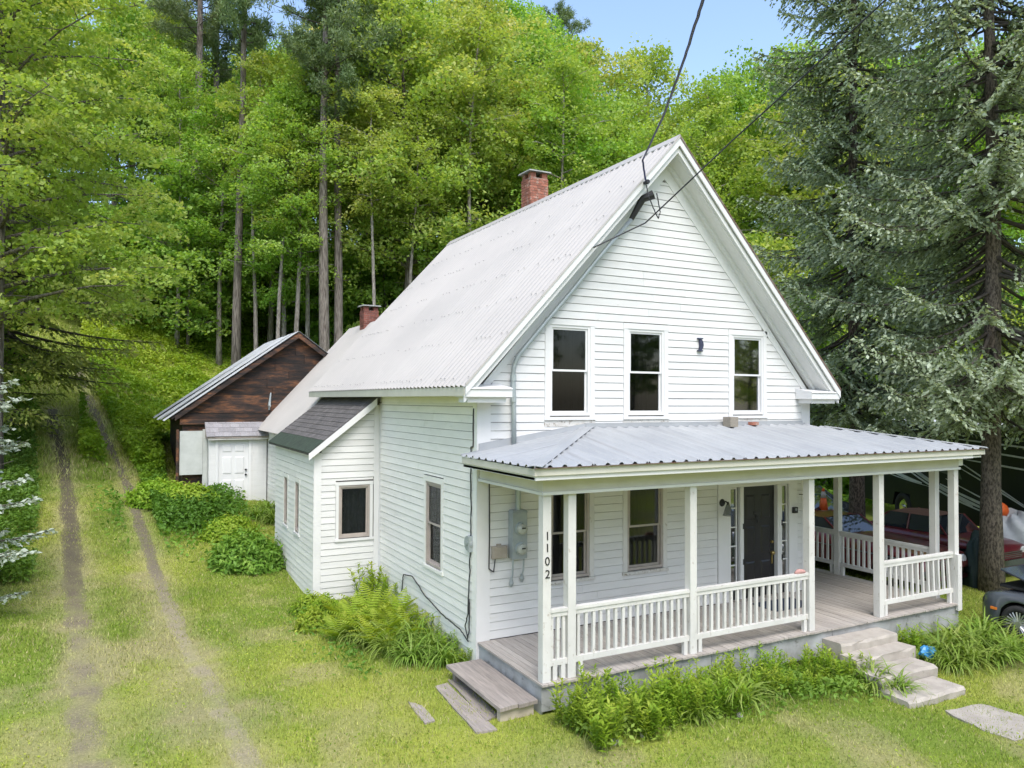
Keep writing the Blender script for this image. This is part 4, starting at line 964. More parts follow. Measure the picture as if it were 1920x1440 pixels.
# ================================================================== fittings on the house wall
def conduit():
    r = tag(empty('electric_meter', (0.69, 0, 2.2)), 'grey double electric meter box with conduit on the porch wall', 'electric meter')
    def b(mb, n, m, par=r, sm=False):
        me = mb.mesh(n, M[m], sm); me.transform(Matrix.Translation((-0.69, 0, -2.2))); return link(n, me, par)
    b(MB().box(0.555, 0.825, -0.19, -0.03, 1.86, 2.62), 'meter_box', 'greybox')
    b(MB().hexa([(0.545, -.2, 2.621), (0.835, -.2, 2.621), (0.835, -.03, 2.621), (0.545, -.03, 2.621), (0.57, -.17, 2.66), (0.81, -.17, 2.66), (0.81, -.03, 2.66), (0.57, -.03, 2.66)]), 'box_lid', 'greybox')
    for zc in (2.36, 2.03):
        m1 = b(MB().disc((0.70, -0.19, zc), (0, -1, 0), 0.105, 0.10, 0.03, 22), 'meter_ring', 'galv', sm=False)
        m2 = MB().disc((0.70, -0.22, zc), (0, -1, 0), 0.09, 0.085, 0.06, 22).disc((0.70, -0.28, zc), (0, -1, 0), 0.085, 0.04, 0.025, 22)
        me = m2.mesh('meter_dial', M['meterg']); me.transform(Matrix.Translation((-0.69, 0, -2.2))); o = link('meter_dial', me, m1)
        me = MB().box(0.665, 0.735, -0.309, -0.306, zc + 0.008, zc + 0.032).mesh('meter_readout', M['black']); me.transform(Matrix.Translation((-0.69, 0, -2.2))); link('meter_readout', me, m1)
    b(MB().tube([(0.70, -0.10, 2.66), (0.70, -0.10, 3.40)], 0.045, 10), 'conduit', 'galv')
    p = [(0.62, -0.10, 3.72), (0.61, -0.10, 4.4), (0.60, -0.10, 4.86), (0.61, -0.10, 5.05), (0.67, -0.11, 5.20), (0.76, -0.12, roof_z(0.76) - 0.70)]
    for x in (1.2, 1.7, 2.3, 2.95): p.append((x, -0.13 - .05 * (x > 2), roof_z(x) - 0.68 + .06 * (x > 2)))
    b(MB().tube(p, 0.04, 10), 'conduit', 'galv', sm=True)
    for zc in (4.80, 4.45): b(MB().tube([(0.605, -0.10, zc), (0.60, -0.10, zc + .1)], 0.05, 10), 'coupling', 'galv')
    b(MB().tube([(2.95, -0.18, roof_z(2.95) - .62), (3.12, -0.28, roof_z(3.1) - .42), (3.28, -0.40, roof_z(3.2) - .45)], [0.045, 0.07, 0.085], 12), 'weatherhead', 'black')
    for x, l_ in ((0.60, 0.28), (0.80, 0.22)):
        b(MB().tube([(x, -0.12, 1.86), (x, -0.10, 1.86 - l_), (x, -0.06, 1.86 - l_ - .08)], 0.014, 6), 'ground_wire', 'galv')
        b(MB().tube([(x, -0.06, 1.86 - l_ - .06), (x, -0.055, 1.86 - l_ - .14), (x, -.05, 1.86 - l_ - .2)], [.018, .04, .02], 8), 'ground_clamp', 'greybox')
conduit()
def thing_box(name, label, cat, loc, parts, group=None):
    r = tag(empty(name, loc), label, cat, group)
    for n, mb, m in parts:
        me = mb.mesh(n, M[m]); me.transform(Matrix.Translation(-Vector(loc))); link(n, me, r)
    return r
thing_box('junction_box', 'weathered beige telephone junction box left of the electric meter', 'junction box', (0.37, -0.03, 1.97),
          [('box_body', MB().box(0.24, 0.50, -0.10, -0.03, 1.88, 2.08), 'beige'), ('cover', MB().box(0.25, 0.49, -0.115, -0.101, 1.89, 2.07), 'beige'), ('bracket', MB().box(0.33, 0.41, -0.06, -0.032, 2.081, 2.11), 'beige')])
thing_box('wall_lamp', 'black wall lantern with clear glass shade beside the front door', 'lamp', (5.24, -0.04, 2.42),
          [('back_plate', MB().disc((5.24, -0.04, 2.50), (0, -1, 0), 0.075, 0.05, 0.03, 16), 'black'), ('arm', MB().tube([(5.24, -.06, 2.5), (5.24, -.14, 2.54), (5.24, -.2, 2.5)], .013, 6), 'black'),
           ('shade', MB().tube([(5.24, -.2, 2.49), (5.24, -.2, 2.44), (5.24, -.2, 2.28)], [.03, .05, .10], 10, cap=False), 'glass'), ('shade_rim', MB().tube([(5.24, -.2, 2.285), (5.24, -.2, 2.275)], [.104, .104], 10, cap=False), 'black'), ('finial', MB().disc((5.24, -.2, 2.49), (0, 0, 1), .03, .012, .05, 8), 'black')])
thing_box('doorbell_camera', 'small dark doorbell camera right of the front door', 'doorbell', (7.20, -0.05, 2.24),
          [('housing', MB().box(7.14, 7.25, -0.10, -0.041, 2.18, 2.30), 'black'), ('lens', MB().disc((7.195, -0.10, 2.255), (0, -1, 0), .03, .025, .01, 12), 'greybox')])
wc = [('bracket', MB().tube([(7.36, -.03, 2.55), (7.36, -.25, 2.57)], .008, 5), 'black'), ('top_disc', MB().disc((7.36, -.24, 2.40), (0, 0, 1), .05, .05, .01, 10), 'galv'), ('cord', MB().tube([(7.36, -.24, 2.56), (7.36, -.24, 2.41)], .003, 4), 'black')]
for k in range(5): wc.append(('chime_tube', MB().tube([(7.36 + .035 * math.cos(k * 1.257), -.24 + .035 * math.sin(k * 1.257), 2.40), (7.36 + .035 * math.cos(k * 1.257), -.24 + .035 * math.sin(k * 1.257), 2.12 - .03 * k)], .008, 6), 'galv'))
thing_box('wind_chime', 'silver tube wind chime hanging beside the front door', 'wind chime', (7.36, -0.24, 2.55), wc)
# crescent moon ornament between the upper windows
mb = MB(); V = []; n = 12
out_ = [(4.66 + 0.095 * math.sin(t), 5.56 + 0.115 * math.cos(t)) for t in np.linspace(0.15, math.pi - 0.15, n)]
inn = [(4.645 + 0.02 * math.sin(t), 5.56 + 0.10 * math.cos(t)) for t in np.linspace(math.pi - 0.2, 0.2, n)]
thing_box('moon_ornament', 'small dark blue crescent moon ornament on the upper front wall', 'ornament', (4.68, -0.035, 5.56),
          [('crescent', MB().prism(out_ + inn, -0.065, -0.03), 'purple'), ('top_bar', MB().box(4.615, 4.735, -0.075, -0.029, 5.665, 5.69), 'purple'), ('bottom_bar', MB().box(4.615, 4.73, -0.075, -0.029, 5.43, 5.455), 'purple')])
thing_box('round_vent', 'round grey utility disc mounted on the side wall near the corner', 'utility disc', (-0.03, 0.24, 2.11),
          [('dish', MB().disc((-0.028, 0.23, 2.11), (-1, 0, 0), .13, .12, .05, 20), 'greybox'), ('hub', MB().disc((-0.078, 0.23, 2.11), (-1, 0, 0), .03, .03, .02, 10), 'galv'), ('bracket', MB().box(-0.10, -0.026, 0.12, 0.16, 1.98, 2.24), 'galv')])
# loose things on the porch roof
zb = ZH - 0.30 * PSL + 0.03
mb = MB(); cx, cy = 5.29, -0.22
mb.box(cx - .1, cx + .1, cy - .1, cy - .07, zb, zb + .19).box(cx - .1, cx + .1, cy + .07, cy + .1, zb, zb + .19).box(cx - .1, cx - .07, cy - .07, cy + .07, zb, zb + .19).box(cx + .07, cx + .1, cy - .07, cy + .07, zb, zb + .19).box(cx - .07, cx + .07, cy - .07, cy + .07, zb, zb + .1)
cb = mb.build('cinder_block', M['block']); tag(cb, 'grey half cinder block sitting on the porch roof under the right upper window', 'cinder block')
bk = MB().box(-.105, .105, -.05, .05, 0, .06).build('loose_brick', M['brick']); bk.location = (5.95, -0.16, ZH - .16 * PSL + .03); bk.rotation_euler = (0, 0, .15)
tag(bk, 'single red brick lying on the porch roof beside the cinder block', 'brick')
mt = MB().box(5.7, 6.75, -0.95, -0.35, ZD + .004, ZD + .02).build('door_mat', M['mat']); tag(mt, 'dark navy door mat on the porch deck before the black door', 'mat')
rg_ = MB().tube([(5.02, yc, 1.56), (5.1, yc + .01, 1.575), (5.2, yc - .01, 1.57), (5.26, yc, 1.56)], [.02, .045, .04, .015], 8).build('rag', M['pinkw'], smooth=True); tag(rg_, 'small faded pink rag lying on the porch top rail', 'rag')

# ================================================================== wires
def wire(name, pts, r, m, label, cat='cable', n=60, sag=0.0, wob=0.0):
    P = [Vector(p) for p in pts]; Q = []
    for i in range(len(P) - 1):
        k = n // (len(P) - 1)
        for j in range(k):
            t = j / k; p = P[i].lerp(P[i + 1], t); p.z -= sag * 4 * t * (1 - t)
            if wob: p += Vector((random.gauss(0, wob), random.gauss(0, wob), random.gauss(0, wob)))
            Q.append(p)
    Q.append(P[-1]); o = MB().tube(Q, r, 6).build(name, M[m], smooth=True); return tag(o, label, cat)
hook = np.array([3.02, -FO - 0.08, roof_z(3.02) - 0.12])
wire('service_cable', [hook, at_depth(1205, 300, 13.2), at_depth(1245, 215, 10.8), at_depth(1285, 105, 8.6), at_depth(1318, 0, 6.9), at_depth(1345, -120, 5.2)], 0.0165, 'bcable', 'thick violet grey service cable dropping from the sky to the gable peak', n=60, wob=0.002)
a1 = np.array([1.92, -FO - 0.06, roof_z(1.92) - 0.18])
wire('telephone_wire', [a1, at_depth(1210, 418, 13.1), at_depth(1375, 262, 12.2), at_depth(1510, 140, 10.9), at_depth(1660, 0, 9.8), at_depth(1760, -95, 9.0)], 0.0125, 'cable', 'thin dark wire crossing the gable toward the right spruce', n=60, sag=0.0)
sp = wire('splice_loop', [hook, hook + [0.02, -.05, -.25], hook + [0.2, -.08, -.62], hook + [0.27, -.06, -.5], hook + [0.22, -.02, -.15]], 0.011, 'cable', 'drooping loop of black spliced wires below the weatherhead', n=40, wob=.004)
ins = tag(MB().disc(tuple(hook + [0, .06, .02]), (0, -1, 0), .03, .03, .1, 10).disc(tuple(hook + [0, -.03, .02]), (0, -1, 0), .045, .035, .04, 10).build('insulator', M['cable']), 'black insulator knob holding the service cable on the left rake', 'insulator')
# cables stapled on the side wall and corner
sc_ = [(-0.04, 0.10, 4.35), (-0.04, 0.10, 3.72), (-0.045, 0.16, 3.70), (-0.045, 0.17, 3.0), (-0.045, 0.14, 2.4), (-0.05, 0.17, 2.0), (-0.05, 0.2, 1.5), (-0.06, 0.22, 0.95), (-0.06, 0.33, 0.72), (-0.06, 0.22, 0.55), (-0.06, 0.16, 0.75), (-0.05, 0.2, 1.2)]
wire('wall_cable', sc_, 0.011, 'cable', 'black cable running down the side wall corner with a loose coil', n=66, wob=.004)
wire('wall_cable', [(-0.06, 0.2, 0.5), (-0.07, 0.5, 0.62), (-0.06, 1.3, 0.66), (-0.05, 2.2, 0.80), (-0.05, 2.9, 1.02), (-0.05, 3.4, 0.95), (-0.05, 3.5, 0.6)], 0.011, 'cable', 'black cable sagging along the base of the side wall above the ferns', n=60, wob=.003)
wire('wall_cable', [(0.19, -0.045, 3.3), (0.20, -0.045, 2.2), (0.19, -0.05, 1.72), (0.27, -0.06, 1.66), (0.3, -0.06, 1.88)], 0.010, 'cable', 'black cable down the porch corner board to the beige junction box', n=40)

# ================================================================== steps, planks and stones
st = tag(empty('concrete_steps', (6.45, -2.2, 0)), 'flight of worn concrete steps up to the porch opening', 'steps')
def cstep(x0, x1, y0, y1, z0, z1):
    n = 7; mb = MB(); V = []; F_ = []
    for i in range(n + 1):
        x = x0 + (x1 - x0) * i / n; j = lambda a: random.uniform(-a, a)
        V += [(x, y0 + j(.03), z0), (x, y0 + j(.03), z1 - .04), (x, y0 + .035 + j(.022), z1 + j(.012)), (x, y1, z1 + j(.006)), (x, y1, z0)]
        if i:
            b = 5 * i
            for k in range(4): F_.append((b - 5 + k, b + k, b + k + 1, b - 4 + k))
    F_ += [(0, 1, 2, 3, 4), tuple(5 * n + k for k in (4, 3, 2, 1, 0))]
    me = mb.add(V, F_).mesh('step', M['concrete']); me.transform(Matrix.Translation((-6.45, 2.2, 0))); return link('step', me, st)
cstep(5.6, 7.04, -2.50, -2.09, -0.3, 0.40); cstep(5.55, 7.05, -2.84, -2.48, -0.3, 0.25); cstep(5.5, 6.92, -3.28, -2.82, -0.35, 0.10); cstep(5.42, 6.78, -3.83, -3.30, -0.4, -0.05)
def slab(name, pts, z0, th, m, label, cat):
    n = len(pts); P = []
    for i in range(n):
        a, b = np.array(pts[i]), np.array(pts[(i + 1) % n])
        for k in range(4): P.append(a + (b - a) * k / 4 + RNG.normal(0, .02 if cat != 'board' else .005, 2))
    o = MB().prism([(p[0], p[1]) for p in P], z0 - .1, z0 + th, 'z').build(name, M[m]); return tag(o, label, cat)
q = [on_ground(*p)[:2] for p in [(1775, 1338), (1835, 1322), (1915, 1345), (1960, 1372), (1905, 1392), (1840, 1372)]]
slab('path_slab', q, hz1(*np.mean(q, 0)), 0.035, 'concrete', 'irregular concrete paving slab in the lawn beyond the steps', 'paving slab')
ws = tag(empty('wooden_step', (-0.32, -1.12, 0.1)), 'weathered grey plank step at the end of the porch deck', 'step')
def lb(n, mb, m):
    me = mb.mesh(n, M[m]); me.transform(Matrix.Translation((0.32, 1.12, -0.1))); return link(n, me, ws)
for a, b in ((-0.62, -0.335), (-0.328, -0.03)):
    lb('tread_plank', MB().hexa([(a, -2.08, .275), (b, -2.06, .285), (b, -0.22, .295), (a, -0.2, .285), (a, -2.08, .325), (b, -2.06, .335), (b, -0.22, .345), (a, -0.2, .335)]), 'plank')
lb('step_block', MB().box(-0.58, -0.06, -2.0, -1.90, 0.0, 0.272), 'lumber'); lb('step_block', MB().box(-0.56, -0.06, -0.42, -0.32, 0.0, 0.28), 'plank')
for pts, m, lab in (([(815, 1290), (838, 1284), (932, 1372), (893, 1380)], 'plank', 'long grey board sunk in the grass farthest from the wooden step'),
                    ([(840, 1280), (862, 1276), (934, 1345), (912, 1357)], 'plank', 'long grey board lying in the grass right beside the wooden step'),
                    ([(764, 1318), (792, 1326), (816, 1356), (796, 1360)], 'plank', 'short worn board half buried in the lawn near the ferns')):
    qq = [on_ground(*p)[:2] for p in pts]
    slab('ground_board', qq, hz1(*np.mean(qq, 0)), 0.022, m, lab, 'board')
def stone(px, py, r, label, sq=(1, .8, .7)):
    p = on_ground(px, py); n, m_ = 9, 6; V = []; F_ = []
    for i in range(m_ + 1):
        ph = math.pi * i / m_
        for k in range(n):
            th = 2 * math.pi * k / n; rr = r * random.uniform(0.85, 1.12)
            V.append((rr * sq[0] * math.sin(ph) * math.cos(th), rr * sq[1] * math.sin(ph) * math.sin(th), rr * sq[2] * math.cos(ph)))
            if i: F_.append(((i - 1) * n + k, (i - 1) * n + (k + 1) % n, i * n + (k + 1) % n, i * n + k))
    o = MB().add(V, F_).build('stone', M['stonew']); o.location = (p[0], p[1], hz1(p[0], p[1]) + r * .35); o.rotation_euler = (0, 0, random.uniform(0, 6)); return tag(o, label, 'stone')
stone(1206, 1384, 0.065, 'upright white stone at the front edge of the weed bed', (.8, .7, 1.1))
stone(1343, 1338, 0.075, 'pale stone beneath the daylily clump, largest of three', (1.2, .8, .6)); stone(1387, 1347, 0.06, 'small pale stone lying in front of the daylily clump'); stone(1400, 1332, 0.05, 'pinkish stone tucked under the daylily blades')
stone(1152, 1396, 0.07, 'flat buff stone in dry grass before the weed bed', (1.5, .8, .35))
p = on_z(1702, 1195, 0.2); bagp = (7.42, -2.78, hz1(7.42, -2.78))
V = []; F_ = []; n, m_ = 12, 7
for i in range(m_ + 1):
    ph = math.pi * i / m_
    for k in range(n):
        th = 2 * math.pi * k / n; rr = 0.12 * random.uniform(0.75, 1.15); V.append((rr * 1.5 * math.sin(ph) * math.cos(th), rr * math.sin(ph) * math.sin(th), rr * .9 * math.cos(ph) + .12))
        if i: F_.append(((i - 1) * n + k, (i - 1) * n + (k + 1) % n, i * n + (k + 1) % n, i * n + k))
bag = MB().add(V, F_).build('plastic_bag', M['bluep']); bag.location = bagp; bag.location.z += 0.1; tag(bag, 'crumpled blue plastic bag beside the concrete steps', 'bag')

# ================================================================== vehicles
def car(name, label, loc, rz, length=4.9, width=1.85, hood=0.98, roofh=1.36, paint='maroon', roofm=None, cab=(0.36, 0.44, 0.74, 0.86), wheel_r=0.33, wheels=(0.18, 0.80), rim='chrome', modern=False, belt=0.88, open_hood=False, group=None):
    """x runs nose (0) to tail; local frame then turned by rz"""
    r = tag(empty(name, loc, rz), label, 'car', group); n = 64; hw = width / 2
    wx = [w_ * length for w_ in wheels]; ar = wheel_r + 0.07
    def sill(x):
        z = 0.24
        for c in wx:
            d = abs(x - c)
            if d < ar: z = max(z, wheel_r * 0.98 + math.sqrt(ar * ar - d * d))
        return z
    def top(x):
        t = x / length
        base = [0.0, 0.03, 0.10, 0.35, 0.86, 0.96, 1.0]
        zz = [0.62, hood - 0.17, hood - 0.08, hood, hood + 0.0, hood - 0.06, 0.66]
        return float(np.interp(t, base, zz))
    def hwid(x):
        t = x / length
        k = 0.90 if modern else 0.94
        return hw * float(np.interp(t, [0, 0.02, 0.07, 0.25, 0.75, 0.95, 1.0], [0.70 if modern else 0.88, 0.82 if modern else .92, 0.93, 1.0, 1.0, k, k - .08]))
    V = []; F_ = []; K = 9
    for i in range(n + 1):
        x = length * i / n; zs = sill(x); zt_ = max(top(x), zs + .05); wd = hwid(x); zb_ = max(zs + .02, min(zt_ - .06, belt - .12)); zm = zs + (zb_ - zs) * .5
        prof = [(wd * .985, zs), (wd * 1.0, zm), (wd * .995, zb_), (wd * .95, zb_ + (zt_ - zb_) * .7), (wd * .80, zt_ - .01)]
        ring = [(a, b) for a, b in prof] + [(wd * .3, zt_ + .012)]
        ring = ring + [(-a, b) for a, b in ring[::-1]]
        K = len(ring)
        V += [(x, a, b) for a, b in ring]
        if i:
            for k in range(K - 1): F_.append(((i - 1) * K + k, (i - 1) * K + k + 1, i * K + k + 1, i * K + k))
    F_ += [tuple(range(K - 1, -1, -1)), tuple(n * K + k for k in range(K))]
    link('body', MB().add(V, F_).mesh('body', M[paint], True), r)
    link('underbody', MB().box(0.3, length - .3, -hw * .72, hw * .72, 0.2, 0.6).mesh('underbody', M['rubber']), r)
    a0, a1, b1, b0 = (c * length for c in cab); wr = hw * .72; wb_ = hw * .90; zb_ = hood - .01; zr = roofh
    P = [(a0, wb_ * .92, zb_), (a1, wr, zr - .04), (b1, wr, zr - .05), (b0, wb_ * .9, zb_)]
    mb = MB()
    def quad(m, *pts): m.add(list(pts), [(0, 1, 2, 3)])
    mid = (a1 + b1) / 2
    rf = MB(); nn = 8; RV = []; RF = []
    for i in range(nn + 1):
        x = a1 + (b1 - a1) * i / nn
        for k in range(7):
            yy = -wr + 2 * wr * k / 6; RV.append((x, yy, zr - .045 + .045 * math.sin(math.pi * k / 6) * (0.55 + .45 * math.sin(math.pi * i / nn))))
            if i and k: RF.append(((i - 1) * 7 + k - 1, (i - 1) * 7 + k, i * 7 + k, i * 7 + k - 1))
    rf.add(RV, RF); link('roof', rf.mesh('roof', M[roofm or paint], True), r)
    m1 = MB(); quad(m1, (a0, -wb_ * .9, zb_), (a0, wb_ * .9, zb_), (a1, wr, zr - .045), (a1, -wr, zr - .045)); link('windshield', m1.mesh('windshield', M['carglass']), r)
    m1 = MB(); quad(m1, (b0, wb_ * .9, zb_), (b0, -wb_ * .9, zb_), (b1, -wr, zr - .045), (b1, wr, zr - .045)); link('rear_window', m1.mesh('rear_window', M['carglass']), r)
    for s in (-1, 1):
        for c0, c1, d0, d1 in ((a0, mid + .02, a1, mid), (mid + .10, b0, mid + .08, b1)):
            m1 = MB(); quad(m1, (c0, s * wb_ * .91, zb_), (c1, s * wb_ * .93, zb_), (d1, s * wr, zr - .05), (d0, s * wr, zr - .05)); link('side_window', m1.mesh('side_window', M['carglass']), r)
        for (p_, q_) in (((a0, wb_ * .92, zb_), (a1, wr, zr - .045)), ((mid + .06, wb_ * .93, zb_), (mid + .04, wr, zr - .045)), ((b0, wb_ * .91, zb_), (b1, wr, zr - .045))):
            link('pillar', MB().tube([(p_[0], s * p_[1], p_[2]), (q_[0], s * q_[1], q_[2])], 0.025, 6).mesh('pillar', M[paint]), r)
        hl_ = MB().disc((0.05, s * hw * .66, 0.68), (-1, 0, 0), .10, .085, .04, 14) if not modern else MB().hexa([(0.06, s * hw * .50, .64), (0.42, s * hw * .87, .66), (0.46, s * hw * .80, .68), (.12, s * hw * .42, .66), (0.09, s * hw * .52, .75), (0.50, s * hw * .91, .80), (0.52, s * hw * .84, .82), (.15, s * hw * .44, .77)])
        link('headlight', hl_.mesh('headlight', M['lamp']), r)
        if modern: link('side_marker', MB().box(0.30, 0.42, s * hw * .93 - .02, s * hw * .93 + .02, 0.50, 0.545).mesh('side_marker', M['amber']), r)
    if not modern:
        link('bumper', MB().box(-0.10, 0.02, -hw * .95, hw * .95, .38, .52).mesh('bumper', M['chrome']), r)
        link('bumper', MB().box(length - .02, length + .1, -hw * .93, hw * .93, .38, .52).mesh('bumper', M['chrome']), r)
        g_ = MB(); [g_.box(-0.012, .05, -hw * .5, hw * .5, .54 + .045 * k, .56 + .045 * k) for k in range(4)]; link('grille', g_.mesh('grille', M['chrome']), r)
        for s in (-1, 1): link('side_trim', MB().box(length * .1, length * .9, s * hw * 1.0 - .008, s * hw * 1.0 + .008, .70, .73).mesh('side_trim', M['chrome']), r)
    if open_hood:
        m1 = MB().hexa([(0.42, -hw * .78, hood + .30), (0.42, hw * .78, hood + .30), (1.35, hw * .82, hood + .04), (1.35, -hw * .82, hood + .04), (0.40, -hw * .76, hood + .33), (0.40, hw * .76, hood + .33), (1.35, hw * .82, hood + .065), (1.35, -hw * .82, hood + .065)])
        link('hood', m1.mesh('hood', M['darkcar']), r)
        link('engine_bay', MB().box(0.35, 1.3, -hw * .7, hw * .7, hood - .03, hood + .02).mesh('engine_bay', M['rubber']), r)
    for c in wx:
        for s in (-1, 1):
            y0 = s * (hw - .20); y1 = s * (hw - .005)
            m1 = MB(); V = []; F_ = []; nn = 28
            prof = [(wheel_r * .66, y0), (wheel_r * .95, y0), (wheel_r, y0 + s * .03), (wheel_r, y1 - s * .03), (wheel_r * .94, y1), (wheel_r * .70, y1 + s * .004), (wheel_r * .66, y1 - s * .02)]
            for k in range(nn):
                th = 2 * math.pi * k / nn
                for (q_, yy) in prof: V.append((c + q_ * math.cos(th), yy, wheel_r + q_ * math.sin(th)))
            kk = len(prof)
            for k in range(nn):
                for j in range(kk - 1): F_.append((k * kk + j, ((k + 1) % nn) * kk + j, ((k + 1) % nn) * kk + j + 1, k * kk + j + 1))
            wo = link('wheel', m1.add(V, F_).mesh('wheel', M['rubber'], True), r)
            if modern:
                m1 = MB()
                for k in range(10):
                    for dd in (-.11, .11):
                        th = 2 * math.pi * k / 10 + dd
                        m1.tube([(c + .05 * math.cos(th), y1 - s * .01, wheel_r + .05 * math.sin(th)), (c + wheel_r * .66 * math.cos(th + dd * .5), y1 - s * .012, wheel_r + wheel_r * .66 * math.sin(th + dd * .5))], .016, 5)
                m1.disc((c, y1 - s * .03, wheel_r), (0, s, 0), .065, .055, .035, 16)
                m1.tube([(c, y1 - s * .05, wheel_r), (c, y1 - s * .002, wheel_r)], [wheel_r * .70, wheel_r * .70], 28, cap=False)
                link('rim', m1.mesh('rim', M[rim]), wo); link('brake_disc', MB().disc((c, y1 - s * .10, wheel_r), (0, s, 0), .2, .2, .02, 20).mesh('brake_disc', M['rubber']), wo)
            else:
                m1 = MB().disc((c, y1 - s * .03, wheel_r), (0, s, 0), wheel_r * .68, wheel_r * .62, .015, 20).disc((c, y1 - s * .015, wheel_r), (0, s, 0), wheel_r * .3, wheel_r * .2, .035, 16)
                link('hubcap', m1.mesh('hubcap', M[rim]), wo)
    return r
PI2 = math.pi / 2
def gz_(x, y): return hz1(x, y)
# nose at loc; rz=+90deg points the tail to +Y, -90deg to -Y
car('modern_car', 'slate grey modern car with raised dark hood at the end of the porch', (10.80, -2.10, gz_(10.9, -3.5) + .1), -PI2, 4.5, 1.8, 0.95, 1.5, 'slate', None, (.27, .42, .80, .95), 0.335, (0.185, 0.80), 'alloy', True, .9, True)
car('vintage_car', 'old maroon coupe with long hood parked right beside the porch railing', (12.0, -0.25, gz_(11.9, 1)), PI2, 5.1, 1.9, 0.98, 1.38, 'maroon', None, (.46, .57, .74, .88), 0.34)
car('vintage_car', 'maroon sedan with rusted brown roof parked before the motorhome', (14.35, -0.35, gz_(13.9, 1)), PI2, 3.95, 1.75, 0.98, 1.42, 'maroon', 'rustroof', (.30, .40, .72, .86), 0.33)
car('vintage_car', 'silver teal old car with chrome trim behind the spruce trunk', (14.5, 9.65, gz_(14.4, 6.5)), -PI2, 4.9, 1.85, 0.98, 1.42, 'silver', None, (.42, .56, .78, .9), 0.33)
car('vintage_car', 'dark sedan squeezed between the maroon cars and the motorhome', (16.3, 11.0, gz_(16.3, 8.5)), -PI2, 4.7, 1.8, 0.96, 1.38, 'darkcar', None, (.30, .42, .72, .86), 0.33)

rv = tag(empty('motorhome', (0, 0, 0)), 'long dark motorhome with silver swoosh stripes beyond the parked cars', 'motorhome')
ux_, uy_ = 0.42, 0.9075; rv0 = np.array([19.2, 6.0]); rvz = 0.35
rv.location = (rv0[0], rv0[1], rvz); rv.rotation_euler = (0, 0, math.atan2(uy_, ux_))   # local +x towards its nose, -y ... side facing the cars is +y
def rb(n, mb, m, sm=False, par=rv): return link(n, mb.mesh(n, M[m], sm), par)
rb('body', MB().prism([(-9.6, .45), (-0.62, .45), (-0.45, .95), (0.45, .95), (0.62, .45), (3.5, .45), (3.8, 1.2), (3.65, 2.9), (3.2, 3.35), (-9.6, 3.35)], -2.5, 0.0), 'rvdark')
rb('roof', MB().prism([(-9.55, 3.351), (3.25, 3.351), (3.1, 3.46), (-9.5, 3.46)], -2.45, -0.05), 'rvwhite')
for x in (-1.5, -6.2): rb('roof_unit', MB().hexa([(x - .5, -1.7, 3.461), (x + .5, -1.7, 3.461), (x + .5, -.8, 3.461), (x - .5, -.8, 3.461), (x - .35, -1.6, 3.75), (x + .3, -1.6, 3.72), (x + .3, -.9, 3.72), (x - .35, -.9, 3.75)]), 'rvdark')
rb('windshield', MB().hexa([(3.73, -2.3, 1.5), (3.80, -2.3, 1.5), (3.80, -.2, 1.5), (3.73, -.2, 1.5), (3.55, -2.3, 2.8), (3.69, -2.3, 2.8), (3.69, -.2, 2.8), (3.55, -.2, 2.8)]), 'carglass')
def stripe(pts, wv, m='rvgrey'):      # swept stripe on the near side (x, z) centre line
    V = []; F_ = []
    for i, (x, z) in enumerate(pts):
        t = wv * (0.25 + 0.75 * math.sin(math.pi * (i + .6) / (len(pts) + .2)))
        V += [(x, .004, z - t / 2), (x, .004, z + t / 2), (x, .012, z + t / 2), (x, .012, z - t / 2)]
        if i:
            b = 4 * i
            F_ += [(b - 4 + k, b + k, b + (k + 1) % 4, b - 4 + (k + 1) % 4) for k in range(4)]
    rb('stripe', MB().add(V, F_), m)
def swoop(x0, z0, x1, z1, bow): return [(x0 + (x1 - x0) * t, z0 + (z1 - z0) * t + bow * math.sin(math.pi * t)) for t in np.linspace(0, 1, 14)]
for k, (x0, z0, x1, z1, bw_, wv) in enumerate([(1.4, 2.75, -3.8, 1.0, -.18, .10), (1.2, 2.55, -4.6, 0.95, -.22, .13), (.9, 2.25, -5.2, .8, -.25, .06), (1.7, 2.0, -1.2, 1.42, -.1, .12), (2.0, 1.72, -1.6, 1.35, -.05, .03),
                                      (-2.5, 1.7, -8.6, .7, -.15, .05), (-2.2, 1.5, -8.8, .6, -.12, .10), (-3.2, 2.1, -6.5, 1.1, .02, .05), (-3.0, 2.35, -6.0, 1.3, 0, .05), (-3.0, 2.40, -7.2, 2.25, 0, .05), (-2.8, 2.75, -7.5, 2.55, 0, .05), (-2.6, 3.0, -7.8, 2.85, 0, .05)]):
    stripe(swoop(x0, z0, x1, z1, bw_), wv)
rb('side_panel', MB().add([(0.6, .003, 2.95), (-2.6, .003, 2.95), (-3.3, .003, 1.75), (-1.2, .003, 2.0)], [(0, 1, 2, 3)]), 'rvgreen')
for x in (0.0, -6.6):
    wo = MB(); V = []; F_ = []; nn = 28; prof = [(.30, -.32), (.5, -.32), (.52, -.28), (.52, -.05), (.48, -.01), (.31, -.01), (.29, -.06)]
    for k in range(nn):
        th = 2 * math.pi * k / nn; V += [(x + q_ * math.cos(th), yy, .45 + q_ * math.sin(th) - .28 + .28) for q_, yy in prof]
    F_ = [(k * 7 + j, ((k + 1) % nn) * 7 + j, ((k + 1) % nn) * 7 + j + 1, k * 7 + j + 1) for k in range(nn) for j in range(6)]
    w_o = rb('wheel', wo.add(V, F_), 'rubber', True)
    rb('hubcap', MB().disc((x, -.06, .45), (0, 1, 0), .30, .22, .03, 20).disc((x, -.03, .45), (0, 1, 0), .12, .09, .06, 14), 'chrome', False, w_o)
